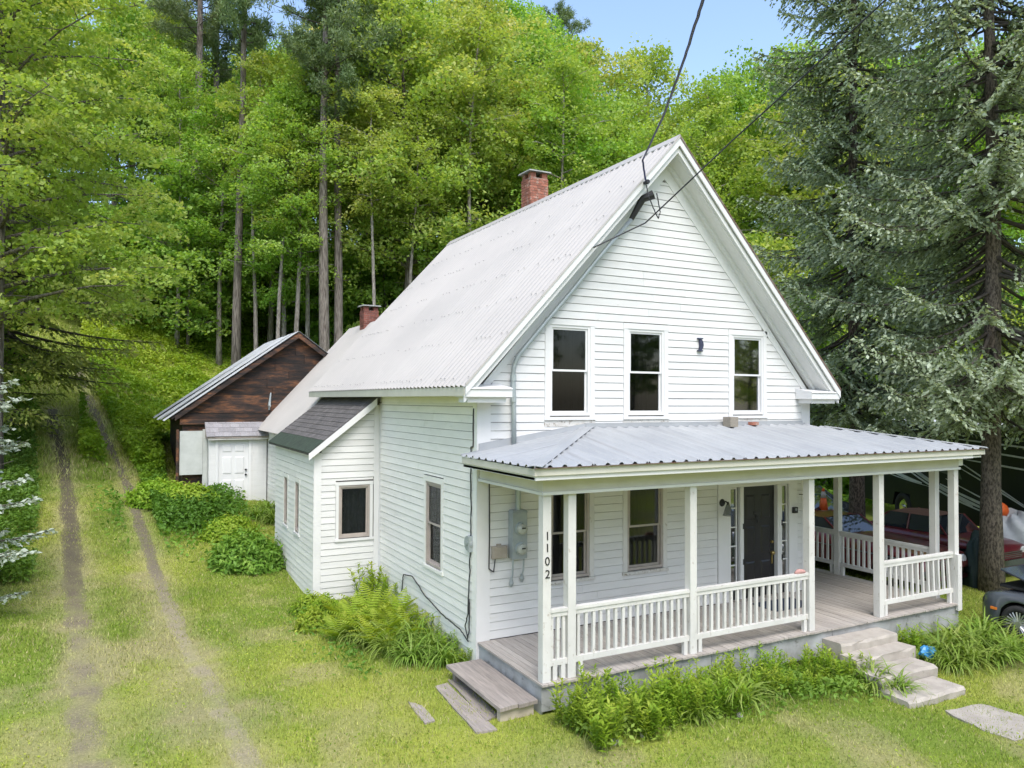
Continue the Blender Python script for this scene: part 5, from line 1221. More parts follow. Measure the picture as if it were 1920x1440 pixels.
# tarped heaps, ball and cone
def heap(name, label, cat, loc, sx_, sy_, sz_, m, seed, folds=7):
    V = []; F_ = []; n, m_ = 40, 14
    for i in range(m_ + 1):
        t = i / m_
        for k in range(n):
            th = 2 * math.pi * k / n; nn_ = float(fbm(math.cos(th) * 1.6 + seed, math.sin(th) * 1.6 + t * 2.2, seed, 3))
            rr = (1 - (1 - t) ** 2.2) * (0.75 + 0.5 * nn_) + 0.05 * t * math.sin(th * folds + seed)
            V.append((sx_ * rr * math.cos(th), sy_ * rr * math.sin(th), sz_ * ((1 - t ** 2.4) * (0.8 + 0.4 * nn_)) - .03))
            if i: F_.append(((i - 1) * n + k, i * n + k, i * n + (k + 1) % n, (i - 1) * n + (k + 1) % n))
    F_.append(tuple(range(n)))
    o = MB().add(V, F_).build(name, M[m], smooth=True); o.location = loc; return tag(o, label, cat)
heap('tarp_heap', 'dark green tarp draped over a heap behind the near spruce trunk', 'tarp', (13.15, -0.35, gz_(13, -.3)), 0.42, 0.42, 1.2, 'tarpg', 4)
heap('tarp_heap', 'pale grey tarp draped over equipment right of the near spruce trunk', 'tarp', (15.9, 0.35, gz_(15.9, .3)), 0.65, 0.9, 1.45, 'tarpw', 9, 11)
p = np.array([15.75, 0.75, gz_(15.75, .7) + 1.5])
V = []; F_ = []
o = MB(); n, m_ = 16, 10
for i in range(m_ + 1):
    ph = math.pi * i / m_; V += [(.24 * math.sin(ph) * math.cos(2 * math.pi * k / n), .24 * math.sin(ph) * math.sin(2 * math.pi * k / n), .24 * math.cos(ph) * .95) for k in range(n)]
    if i: F_ += [((i - 1) * n + k, i * n + k, i * n + (k + 1) % n, (i - 1) * n + (k + 1) % n) for k in range(n)]
ob = tag(empty('buoy', tuple(p)), 'round orange plastic buoy on top of the pale tarp', 'buoy'); link('ball', o.add(V, F_).mesh('ball', M['orange'], True), ob); link('neck', MB().disc((0, 0, .21), (0, 0, 1), .05, .04, .06, 10).mesh('neck', M['orange']), ob)
tn = tag(empty('pop_up_canvas', (15.6, -0.75, gz_(15.6, -.7))), 'olive grey canvas panel with dark hooped edge beside the pale tarp', 'canvas panel')
hp = [(0, -.75 + 1.5 * t, 1.25 * math.sin(math.pi * t)) for t in np.linspace(0, 1, 15)]
link('hoop', MB().tube(hp, .02, 6).mesh('hoop', M['black'], True), tn); mb = MB().add([(.02, a, b) for _, a, b in hp] + [(.05, a, b) for _, a, b in hp], [tuple(range(15)), tuple(range(29, 14, -1))] + [(i, i + 1, 16 + i, 15 + i) for i in range(14)]); link('panel', mb.mesh('panel', M['canvas']), tn)
cz = 1.35
cn = tag(empty('traffic_cone', (14.42, 5.3, gz_(14.4, 6.5) + 0.95)), 'orange traffic cone with dirty white band standing on the silver car', 'traffic cone')
link('base', MB().box(-.18, .18, -.18, .18, 0, .03).mesh('base', M['orange']), cn); link('cone_body', MB().tube([(0, 0, .03), (0, 0, .42)], [.14, .085], 16).mesh('cone_body', M['orange'], True), cn); link('cone_tip', MB().tube([(0, 0, .62), (0, 0, .72)], [.052, .03], 16).mesh('cone_tip', M['orange'], True), cn); link('band', MB().tube([(0, 0, .42), (0, 0, .62)], [.085, .052], 16).mesh('band', M['conew'], True), cn)
rw = MB().box(17.6, 17.7, 12.2, 14.6, 0.2, 3.4).box(17.55, 17.6, 12.2, 12.28, .2, 3.4).box(17.55, 17.6, 13.4, 13.48, .2, 3.4).build('board_screen', M['redwall']); tag(rw, 'dark red board screen behind the parked cars', 'screen')
# ================================================================== vegetation
def unit(v): return v / np.maximum(np.linalg.norm(v, axis=-1, keepdims=True), 1e-9)
def leaves(C, N, Lg, Wd, rg, T=None, fold=0.0):
    """diamond leaves at C with normal N; returns verts (4n,3), faces"""
    n = len(C)
    if T is None: T = rg.normal(size=(n, 3))
    T = unit(T - (T * N).sum(1, keepdims=True) * N); B = np.cross(N, T)
    Lg = np.broadcast_to(Lg, n)[:, None]; Wd = np.broadcast_to(Wd, n)[:, None]
    V = np.stack([C - T * Lg / 2, C + B * Wd / 2 - T * Lg * .08 + N * Wd * fold, C + T * Lg / 2, C - B * Wd / 2 - T * Lg * .08 + N * Wd * fold], 1)
    return V.reshape(-1, 3), np.arange(4 * n).reshape(-1, 4)
def join_mesh(a, b):
    """trunk and limbs become one part with both barks"""
    na = len(a.vertices); V = [tuple(x.co) for x in a.vertices] + [tuple(x.co) for x in b.vertices]
    F_ = [tuple(p.vertices) for p in a.polygons] + [tuple(i + na for i in p.vertices) for p in b.polygons]
    me = bpy.data.meshes.new('trunk'); me.from_pydata(V, [], F_); me.materials.append(a.materials[0]); me.materials.append(b.materials[0])
    me.polygons.foreach_set('material_index', np.r_[np.zeros(len(a.polygons), np.int32), np.ones(len(b.polygons), np.int32)])
    me.polygons.foreach_set('use_smooth', np.ones(len(me.polygons), bool)); me.update()
    bpy.data.meshes.remove(a); bpy.data.meshes.remove(b); return me
def maple_mesh(seed, H, base, R, nlimb, per, lsz, bark, leafm, r0=None, shape=1.0, flat=.22, csz=1.0, droop=.3):
    rg = np.random.default_rng(seed); r0 = r0 or H * .013
    tw = MB(); n = 9; ph = rg.uniform(0, 6.28, 2); path = []
    for i in range(n):
        t = i / (n - 1); path.append((H * .018 * math.sin(t * 5 + ph[0]) * t, H * .018 * math.sin(t * 4 + ph[1]) * t, H * .93 * t - .3 * (i == 0)))
    rad = [r0 * (1.25 if i == 0 else 1) * (1 - .9 * (i / (n - 1)) ** .9) + .012 for i in range(n)]
    tw.tube(path, rad, 8); trunk = tw.mesh('trunk', M[bark], True)
    P = np.array(path); lm = MB(); C = []
    for k in range(nlimb):
        t = (k + rg.random()) / nlimb; h = base + (H * .93 - base) * t; az = k * 2.399 + rg.uniform(-.5, .5)
        prof = (math.sin(math.pi * min(1, (t * .8 + .17))) ** .7) * shape + (1 - shape)
        ln = R * prof * rg.uniform(.65, 1.1); el = rg.uniform(.15, .5) + t * .5
        p0 = np.array([np.interp(h, P[:, 2], P[:, j]) for j in (0, 1)] + [h]); pts = [p0]
        for j in range(1, 5):
            s = j / 4; e = el * (1 - .75 * s) - droop * .25 * s
            step = ln / 4; a2 = az + rg.uniform(-.25, .25)
            pts.append(pts[-1] + step * np.array([math.cos(a2) * math.cos(e), math.sin(a2) * math.cos(e), math.sin(e)]))
        lm.tube(pts, [max(.012, r0 * .38 * (1 - t * .7) * (1 - j / 4.3)) for j in range(5)], 5)
        nb_ = max(3, int(ln * 1.7))
        for j in range(nb_):
            s = .28 + .72 * (j + rg.random()) / nb_; q = s * 4; i0 = min(3, int(q)); c = pts[i0] + (pts[i0 + 1] - pts[i0]) * (q - i0)
            off = rg.normal(size=3) * np.array([.16, .16, .06]) * ln * .9 * (1.15 - s * .4); c2 = c + off
            if np.linalg.norm(off) > .3: lm.tube([c, c + off * .6 + [0, 0, .05], c2], [.018, .012, .006], 3, cap=False)
            C.append((*c2, rg.uniform(.55, 1.05) * csz))
    C = np.array(C); N = []; Q = []; cv = []
    m = per; K = len(C)
    u = np.sqrt(rg.random((K, m))) * C[:, 3:4]; th = rg.uniform(0, 6.283, (K, m)); el = 1 + .35 * rg.normal(size=(K, 1))
    x = u * np.cos(th) * el; y = u * np.sin(th); z = rg.normal(0, flat, (K, m)) * C[:, 3:4] * .6 - droop * u * u / C[:, 3:4]
    rot = rg.uniform(0, 6.283, (K, 1)); X_ = x * np.cos(rot) - y * np.sin(rot); Y_ = x * np.sin(rot) + y * np.cos(rot)
    tilt = rg.normal(0, .34, (K, 2, 1))
    pos = np.stack([C[:, 0:1] + X_, C[:, 1:2] + Y_, C[:, 2:3] + z + X_ * tilt[:, 0] + Y_ * tilt[:, 1]], -1).reshape(-1, 3)
    Nn = unit(rg.normal(0, .85, pos.shape) + np.array([0, 0, 1.0]))
    V, F_ = leaves(pos, Nn, lsz * rg.uniform(.7, 1.3, len(pos)), lsz * .75 * rg.uniform(.7, 1.2, len(pos)), rg, fold=.12)
    cc = np.clip(np.repeat(rg.normal(.5, .2, K), m) + rg.normal(0, .16, K * m) + z.reshape(-1) * .25, 0, 1)
    return join_mesh(trunk, lm.mesh('limbs', M[bark])), mesh_np('crown', V, F_, M[leafm], attr=np.repeat(cc, 4))
def conifer_mesh(seed, H, base, R, spacing, nper, m, bark, r0, tw_sp=.26, tw_len=.5, q_sp=.085, ql=.17, qw=.07, droop=.55, tip=.35, hang=.35, power=.85, dead=True, side=1.0, maxq=90000, irreg=.35, dn=.22):
    rg = np.random.default_rng(seed); tb = MB(); n = 10
    path = [(.05 * math.sin(i * .9 + seed), .05 * math.cos(i * 1.1 + seed), H * i / (n - 1) - .4 * (i == 0)) for i in range(n)]
    tb.tube(path, [r0 * (1.35 if i == 0 else 1.0) * (1 - .95 * (i / (n - 1)) ** 1.1) + .012 for i in range(n)], 12); trunk = tb.mesh('trunk', M[bark], True)
    lb_ = MB(); P = []; D = []; S = []; U = []
    h = base
    while h < H - .3:
        t = (h - base) / (H - base); Lm = R * (1 - t) ** power * (1 if t > .1 else .75 + 2.5 * t) + .25
        for b in range(nper):
            az = rg.uniform(0, 6.283); ln = Lm * rg.uniform(1 - irreg, 1.12); hh = h + rg.uniform(-.5, .5) * spacing
            dr = droop * rg.uniform(.7, 1.3) * (1 - .6 * t)
            ns_ = 7; s = np.linspace(0, 1, ns_)
            rad_ = ln * (s - .06 * s * s); zz = ln * (.18 * (1 - t) * 0 + (-dr * s + (dr * .55 + tip * .3) * s ** 2.2) + .25 * t * s)
            pts = np.stack([rad_ * math.cos(az), rad_ * math.sin(az), hh + zz], 1)
            lb_.tube(pts, [max(.006, .02 * ln ** .7 * (1 - .9 * q)) for q in s], 4, cap=False)
            if dead and rg.random() < .02: continue
            nt_ = max(3, int(ln / tw_sp)); dirb = np.array([math.cos(az), math.sin(az), 0]); perp = np.array([-math.sin(az), math.cos(az), 0])
            s0 = .10 + .10 * (1 - t)
            for k in range(nt_):
                q = s0 + (1 - s0) * (k + rg.random() * .8) / nt_; c = np.array([np.interp(q, s, pts[:, j]) for j in range(3)])
                for sd in (-1, 1):
                    tl = tw_len * ln ** .55 * (1.15 - q * .75) * rg.uniform(.6, 1.15) * side
                    d0 = unit((perp * sd * (.85) + dirb * rg.uniform(.35, .8) + np.array([0, 0, rg.uniform(-.25, .1)]))[None])[0]
                    nq = max(2, int(tl / q_sp)); w_ = (np.arange(nq) + rg.random(nq) * .6) / nq
                    pp = c + d0 * (w_ * tl)[:, None] + np.array([0, 0, -hang * tl])[None] * (w_ ** 1.6)[:, None]
                    dd = unit(d0[None] + np.array([0, 0, -hang * 1.4])[None] * w_[:, None] + rg.normal(0, dn, (nq, 3)))
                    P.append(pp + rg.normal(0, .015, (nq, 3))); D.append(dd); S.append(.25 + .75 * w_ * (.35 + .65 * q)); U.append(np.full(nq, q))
                    if rg.random() < .25 and tl > .45: lb_.tube([c, pp[nq // 2], pp[-1]], [.007, .005, .003], 3, cap=False)
            nq = max(2, int(.3 * ln / q_sp)); w_ = rg.random(nq) ** .6; pp = np.stack([np.interp(.55 + .47 * w_, s, pts[:, j]) for j in range(3)], 1) + rg.normal(0, .03, (nq, 3))
            P.append(pp); D.append(unit(dirb[None] + rg.normal(0, .3, (nq, 3)))); S.append(np.full(nq, .85)); U.append(np.ones(nq))
        h += spacing * rg.uniform(.8, 1.2)
    P = np.concatenate(P); D = np.concatenate(D); S = np.concatenate(S)
    if len(P) > maxq: k = rg.choice(len(P), maxq, False); P, D, S = P[k], D[k], S[k]
    Nn = rg.normal(0, .6, P.shape) + np.array([0, 0, .8]); Nn = unit(Nn - (Nn * D).sum(1, keepdims=True) * D)
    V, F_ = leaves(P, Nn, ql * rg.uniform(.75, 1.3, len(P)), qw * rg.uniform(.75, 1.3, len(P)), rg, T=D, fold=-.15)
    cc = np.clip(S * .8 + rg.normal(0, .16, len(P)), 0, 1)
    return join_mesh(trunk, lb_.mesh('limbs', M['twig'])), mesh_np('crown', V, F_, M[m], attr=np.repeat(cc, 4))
def pine_mesh(seed, H, base, R, r0, dense=1.0):
    rg = np.random.default_rng(seed); tb = MB(); n = 9
    path = [(.12 * math.sin(i * .8 + seed), .12 * math.cos(i * .7 + seed), H * i / (n - 1) - .4 * (i == 0)) for i in range(n)]
    tb.tube(path, [r0 * (1.2 if i == 0 else 1) * (1 - .85 * (i / (n - 1)) ** 1.2) + .02 for i in range(n)], 9); trunk = tb.mesh('trunk', M['bark'], True)
    lb_ = MB(); C = []; h = H * .25
    while h < H - .4:
        live = h > base; t = max(0, (h - base) / (H - base))
        for b in range(int(rg.integers(2, 5)) if live else int(rg.integers(0, 3))):
            az = rg.uniform(0, 6.283); ln = (R * (math.sin(math.pi * (.2 + .75 * t)) ** .8) * rg.uniform(.55, 1.1)) if live else rg.uniform(.4, 1.8)
            pts = []; p = np.array([0, 0, h])
            for j in range(5):
                pts.append(p.copy()); e = (.12 + .2 * t if live else -.15) + rg.uniform(-.12, .12) + .08 * j
                p = p + ln / 4 * np.array([math.cos(az + rg.uniform(-.2, .2)) * math.cos(e), math.sin(az + rg.uniform(-.2, .2)) * math.cos(e), math.sin(e)])
            lb_.tube(pts, [max(.01, .05 * (1 - j / 4.3) * (ln / R) ** .5) for j in range(5)], 4, cap=False)
            if live:
                for j in range(int(ln * 5 * dense) + 3):
                    q = rg.uniform(.35, 1) * 4; i0 = min(3, int(q)); c = pts[i0] + (pts[i0 + 1] - pts[i0]) * (q - i0)
                    C.append(c + rg.normal(0, 1, 3) * np.array([.28, .28, .08]) * ln * .3)
        h += rg.uniform(.35, .7)
    C = np.array(C); K = len(C); m_ = 26
    D = unit(rg.normal(0, 1, (K, m_, 3)) + np.array([0, 0, .45])); pos = (C[:, None] + D * rg.uniform(.05, .26, (K, m_, 1)) + rg.normal(0, .1, (K, m_, 3))).reshape(-1, 3); D = D.reshape(-1, 3)
    Nn = rg.normal(0, 1, pos.shape); Nn = unit(Nn - (Nn * D).sum(1, keepdims=True) * D)
    V, F_ = leaves(pos, Nn, .26, .06, rg, T=D)
    cc = np.clip(np.repeat(rg.normal(.5, .2, K), m_) + rg.normal(0, .15, len(pos)), 0, 1)
    return join_mesh(trunk, lb_.mesh('limbs', M['twig'])), mesh_np('crown', V, F_, M['pine'], attr=np.repeat(cc, 4))

ARCH = {}
ARCH['maple'] = [maple_mesh(100 + i, H, b, R, nl, 125, .195, 'bark', 'mapleleaf', csz=1.2, flat=.34) for i, (H, b, R, nl) in enumerate([(21, 6.5, 5.2, 46), (19, 5, 4.8, 42), (23, 8, 5.0, 48)])]
ARCH['birch'] = [maple_mesh(120 + i, H, b, R, nl, 115, .18, 'barkpale', 'limeleaf', csz=1.1, r0=.17, flat=.34) for i, (H, b, R, nl) in enumerate([(20, 8, 4.0, 40), (17, 5, 4.2, 38)])]
ARCH['under'] = [maple_mesh(140 + i, H, b, R, nl, 84, .22, 'bark', 'underleaf', csz=1.1, r0=.08, flat=.14, droop=.4) for i, (H, b, R, nl) in enumerate([(8, .8, 3.4, 34), (6, .5, 2.8, 28), (10, 1.0, 3.6, 38)])]
ARCH['lowlime'] = [maple_mesh(150 + i, H, b, R, nl, 110, .22, 'barkpale', 'limeleaf', csz=1.1, r0=.09) for i, (H, b, R, nl) in enumerate([(11, 1.0, 3.6, 38), (9, .8, 3.2, 32)])]
ARCH['pole'] = [maple_mesh(170 + i, 20, 11.5, 2.4, 24, 105, .17, 'barkpale', 'limeleaf', csz=.9, r0=.13, flat=.3) for i in range(2)]
ARCH['pine'] = [pine_mesh(160, 30, 17, 4.6, .32), pine_mesh(161, 27, 15, 4.2, .28)]
def place(kind, i, loc, rz, sc, name, label, cat, group, sz=None, root=[{}]):
    tr, cr = ARCH[kind][i % len(ARCH[kind])]
    r = empty(name, loc, rz); r.scale = (sc, sc, sz or sc)
    link('trunk', tr, r); link('crown', cr, r)
    return tag(r, label, cat, group)
def by_px(px, d):
    p = at_depth(px, 760, d); return p[0], p[1], hz1(p[0], p[1]) - .15
LBL = {'maple': ('maple_tree', 'tall leafy maple with yellow green crown on the wooded hillside', 'tree', 'maples of the wood behind the house'),
       'birch': ('birch_tree', 'slender lime green hardwood with pale trunk in the hillside wood', 'tree', 'pale trunked hardwoods behind the house'),
       'under': ('understory_tree', 'low bushy understory tree leafy to the ground at the wood edge', 'tree', 'understory trees along the wood edge'),
       'lowlime': ('young_hardwood', 'young lime green hardwood showing between the spruce boughs', 'tree', 'young hardwoods behind the spruces'),
       'pole': ('pole_tree', 'slim forest edge tree with long bare pale trunk and small crown', 'tree', 'slim bare trunked trees at the wood edge'),
       'pine': ('pine_tree', 'tall white pine with long bare trunk and high dark crown', 'tree', 'white pines in the wood behind the house')}
HT = {'maple': (21, 19, 23), 'birch': (20, 17), 'under': (8, 6, 10), 'pine': (30, 27), 'lowlime': (11, 9), 'pole': (20, 20)}
def put(kind, i, px, d, sc=1.0, sz=None, label=None, top=None):
    if top is not None:                                  # height from the skyline seen above this trunk
        g0 = by_px(px, d)[2]; h = 4.478 + (757 - top) / FPX * d - g0; sz = h / HT[kind][i % len(HT[kind])]; sc = max(sc, min(1.35, sz))
    n, l, c, g_ = LBL[kind]; place(kind, i, by_px(px, d), random.uniform(0, 6.28), sc, n, label or l, c, None if label else g_, sz)
# first rank: trunks one can pick out in the picture
put('pine', 0, 362, 52, 1.05, label='double looking white pine trunk beyond the lane entrance'); put('pine', 1, 445, 40.5, .8, 1.2, label='straight pale pine trunk standing alone left of the shed roof'); put('pine', 0, 605, 38.5, .85, .95, label='dark pine trunk at the wood edge right behind the shed peak'); put('pine', 1, 630, 39.5, .85, 1.0, label='second dark pine trunk beside the one behind the shed peak'); put('pine', 1, 395, 58, 1.1)
for k, (kd, i, px, d, top, lab) in enumerate([
        ('birch', 0, 552, 39.5, 130, 'slim pale trunked hardwood standing in the clearing behind the shed'), ('birch', 1, 505, 47, 120, None), ('birch', 1, 1205, 56, 55, 'sparse tall hardwood seen above the gable peak'), ('birch', 0, 1325, 48, 120, None), ('birch', 1, 1405, 54, 85, None), ('birch', 0, 480, 62, 40, None),
        ('maple', 0, 760, 42, -40, 'round crowned maple rising behind the left end of the main roof'), ('maple', 2, 890, 47, -60, 'tallest maple with forked pale trunk behind the main roof'), ('maple', 1, 700, 52, -60, None), ('maple', 0, 1000, 50, 10, 'broad maple directly behind the brick chimney'), ('maple', 1, 1085, 53, 40, None), ('maple', 2, 820, 60, -40, None),
        ('maple', 1, 640, 64, 20, None), ('maple', 2, 960, 64, -30, None), ('maple', 0, 1265, 60, 215, None), ('maple', 1, 1470, 52, 60, None), ('birch', 1, 1535, 46, 90, None), ('maple', 2, 1620, 56, 40, None), ('maple', 0, 1720, 50, 60, None), ('birch', 0, 1800, 46, 60, None), ('maple', 1, 1880, 54, 40, None), ('maple', 2, 1960, 48, 60, None),
        ('maple', 2, 300, 60, -20, None), ('maple', 1, 210, 54, -20, None), ('birch', 0, 330, 66, 0, None), ('maple', 0, 90, 56, -40, None), ('maple', 2, -40, 50, -40, None), ('maple', 1, 440, 70, 110, None), ('maple', 0, 560, 72, 70, None), ('birch', 1, 1150, 49, 150, None), ('birch', 0, 1355, 60, 140, None), ('birch', 1, 820, 44, 150, None), ('birch', 0, 672, 52, 120, None), ('birch', 1, 530, 42, 220, 'thin young pale trunk close beside the slim hardwood behind the shed'), ('birch', 0, 410, 43, 160, None), ('birch', 1, 1045, 46, 130, None)]):
    put(kd, i, px, d, .9, label=lab, top=top)
for k, (px, d) in enumerate([(230, 46), (300, 47), (350, 44), (400, 48), (470, 50), (520, 50), (575, 51), (660, 47), (720, 46), (790, 48), (850, 42), (930, 46), (1000, 44), (1080, 47), (1170, 45), (1260, 46), (1340, 44), (1420, 42), (1500, 40), (1580, 42), (1660, 38), (1740, 40), (1820, 38), (1900, 40),
                             (180, 43), (130, 46), (60, 44), (430, 54), (620, 54), (760, 55), (900, 56), (540, 58), (330, 56), (250, 56), (690, 62), (480, 66), (1150, 60), (1030, 58)]):
    put('under', k, px, d + random.uniform(-1, 1), random.uniform(.8, 1.15))
for k in range(26):                                              # deeper ranks fill the wood
    put(['maple', 'birch', 'maple', 'maple', 'pine'][k % 5], k, -120 + k * 84 + random.uniform(-30, 30), random.uniform(72, 88), random.uniform(.95, 1.15))

for k, (px, d) in enumerate([(1450, 36), (1545, 34), (1640, 33), (1725, 35), (1810, 33), (1900, 34), (1395, 40), (1690, 42), (1860, 43)]):
    put('lowlime', k, px, d, random.uniform(.9, 1.15))

for k, (px, d, top) in enumerate([(478, 41, 60), (522, 39, 190), (574, 42, 30), (768, 40, 160), (888, 41, -30), (700, 39, 120), (330, 43, 60), (1050, 43, 60)]): put('pole', k, px, d, .95, top=top)

# near trees on the left: a maple reaching over the lane, hemlocks drooping below it
mm = maple_mesh(201, 17.5, 4.5, 6.4, 60, 135, .15, 'bark', 'limeleaf', csz=1.0, flat=.16)
ARCH['nearmaple'] = [mm]
x, y, z = by_px(-10, 23); place('nearmaple', 0, (x, y, z), 2.2, 1.0, 'maple_tree', 'broad maple leaning over the grassy two-track lane', 'tree', None)
ARCH['hemlock'] = [conifer_mesh(211, 15, 2.8, 4.9, .5, 6, 'hemlock', 'bark', .22, tw_sp=.30, tw_len=.55, q_sp=.10, ql=.20, qw=.085, droop=.35, tip=-.1, hang=.55, power=.7, maxq=85000)]
x, y, z = by_px(10, 27); place('hemlock', 0, (x, y, z), .4, 1.05, 'hemlock_tree', 'drooping feathery hemlock overhanging the far end of the lane', 'tree', None)
x, y, z = by_px(-30, 40); place('hemlock', 0, (x, y, z), 2.4, .8, 'hemlock_tree', 'smaller hemlock where the lane enters the wood', 'tree', None)
x, y, z = by_px(-120, 25); place('hemlock', 0, (x, y, z - 2.2), 4.1, .95, 'hemlock_tree', 'yellow green hemlock with low sweeping boughs left of the lane', 'tree', None)
x, y, z = by_px(265, 47); place('under', 1, (x, y, z), 1, 1.0, 'understory_tree', LBL['under'][1], 'tree', LBL['under'][3])
x, y, z = by_px(-50, 26.5); place('under', 1, (x, y, z), 1, .75, 'young_maple', 'young bright maple beneath the hemlock at the lane edge', 'tree', None)
ARCH['bluespruce'] = [conifer_mesh(221, 9.0, .5, 2.3, .34, 7, 'bluespruce', 'barksp', .13, tw_sp=.15, tw_len=.36, q_sp=.045, ql=.11, qw=.065, droop=.25, tip=.3, hang=.1, power=.8, maxq=70000)]
x, y, z = by_px(-160, 14.2); place('bluespruce', 0, (x, y, z), 0, 1.0, 'blue_spruce', 'young blue spruce with silvery pale tips left of the lane', 'tree', None)
# spruces on the right
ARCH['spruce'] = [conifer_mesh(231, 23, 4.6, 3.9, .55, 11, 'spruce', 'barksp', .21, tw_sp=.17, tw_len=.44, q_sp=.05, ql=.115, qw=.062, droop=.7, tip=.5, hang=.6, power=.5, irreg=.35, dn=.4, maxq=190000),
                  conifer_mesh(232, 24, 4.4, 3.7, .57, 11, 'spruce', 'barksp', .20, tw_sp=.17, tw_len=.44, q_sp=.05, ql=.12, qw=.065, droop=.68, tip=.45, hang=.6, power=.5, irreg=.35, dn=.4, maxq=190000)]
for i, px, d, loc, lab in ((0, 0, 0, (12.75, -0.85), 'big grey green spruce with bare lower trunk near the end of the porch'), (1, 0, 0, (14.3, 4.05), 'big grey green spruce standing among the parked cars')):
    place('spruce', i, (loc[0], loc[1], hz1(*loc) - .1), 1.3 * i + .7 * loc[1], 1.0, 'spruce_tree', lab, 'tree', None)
# trees across the road; the upper windows mirror them
for k, (x, y, s) in enumerate([(-16, -42, .8), (-8, -45, .9), (0, -40, .75), (8, -44, .9), (16, -41, .8), (24, -45, .9), (33, -40, .85), (42, -36, .9), (50, -28, .9), (-26, -36, .85), (-33, -25, .9), (-34, -12, .9), (-12, -52, 1), (-3, -53, 1), (4, -51, 1), (12, -53, 1), (20, -52, 1), (28, -50, 1)]):
    place('maple', k, (x, y, hz1(x, y) - .2), k * 1.1, s, 'maple_tree', 'roadside maple across from the house front, mirrored in its windows', 'tree', 'roadside maples mirrored in the windows')

# --- hillside weeds and ferns: uncountable cover
def cover(name, n, sampler, hmin, hmax, lsz, m, label, seed, clump=.5):
    rg = np.random.default_rng(seed); x, y = sampler(rg, n)
    c = fbm(x * clump, y * clump, seed, 3); keep = rg.random(len(x)) < np.clip((c - .25) * 2.6, .12, 1); x, y, c = x[keep], y[keep], c[keep]
    keep = ~((x > -3.7) & (x < 4.6) & (y > 14.6) & (y < 21.5)) & ~((x > -1.5) & (x < 9.6) & (y > -2.2) & (y < 15.5))
    keep &= (dist_line(x, y, RUT_L) > .45) & (dist_line(x, y, RUT_R) > .42)
    x, y, c = x[keep], y[keep], c[keep]; k = len(x)
    hmx = hmin + (hmax - hmin) * np.clip((c - .3) * 2.2, 0, 1); z = hz(x, y) + rg.random(k) ** .6 * hmx
    N = unit(rg.normal(0, .75, (k, 3)) + np.array([0, 0, 1.]))
    V, F_ = leaves(np.stack([x, y, z], 1), N, lsz * rg.uniform(.6, 1.5, k), lsz * .55 * rg.uniform(.6, 1.3, k), rg, fold=.15)
    hue = fbm(x * .3, y * .3, seed + 5, 3)
    cc = np.clip(.1 + (hue - .35) * 1.8 + rg.normal(0, .15, k), 0, 1)
    o = link(name, mesh_np(name, V, F_, M[m], attr=np.repeat(cc, 4))); return tag(o, label, 'weeds', kind='stuff')
def sector(px0, px1, d0, d1):
    def f(rg, n):
        d = np.sqrt(rg.uniform(d0 * d0, d1 * d1, n)); px = rg.uniform(px0, px1, n); r_ = (px - 960) / FPX * d
        return CAM[0] + d * math.sin(YAW) + r_ * math.cos(YAW), CAM[1] + d * math.cos(YAW) - r_ * math.sin(YAW)
    return f
cover('hillside_weeds', 190000, sector(150, 760, 26, 50), .12, 1.15, .18, 'weed', 'waist high ferns and weeds covering the bank behind the shed', 301)
def right_of_lane(rg, n):
    i = rg.integers(45, len(RUT_R), n); o = .5 + rg.gamma(1.6, .9, n); T = np.gradient(RUT_R, axis=0); T /= np.linalg.norm(T, axis=1)[:, None]
    return RUT_R[i, 0] + T[i, 1] * o + rg.normal(0, .3, n), RUT_R[i, 1] - T[i, 0] * o + rg.normal(0, .3, n)
def keep_far(s, ymin):
    def f(rg, n):
        x, y = s(rg, n); k = y > ymin; return x[k], y[k]
    return f
cover('lane_weeds', 90000, keep_far(right_of_lane, 13.2), .1, .6, .14, 'weed', 'leafy green weeds along the house side of the lane', 302, .8)
def left_of_lane(rg, n):
    i = rg.integers(20, len(RUT_L), n); o = .7 + rg.gamma(1.8, 1.1, n); T = np.gradient(RUT_L, axis=0); T /= np.linalg.norm(T, axis=1)[:, None]
    return RUT_L[i, 0] - T[i, 1] * o, RUT_L[i, 1] + T[i, 0] * o
cover('lane_weeds', 80000, keep_far(left_of_lane, 8.0), .1, .55, .13, 'peony', 'darker leafy weeds along the far side of the lane', 303, .6)
cover('forest_floor_plants', 60000, sector(760, 1980, 30, 52), .1, .7, .22, 'underleaf', 'shaded green plants on the wood floor behind the house', 304)
cover('lane_weeds', 26000, lambda rg, n: (rg.normal(-3.5, .75, n), rg.normal(14.1, 1.5, n)), .25, .6, .13, 'peony', 'low dense greenery in front of the shed panel', 305, .9)

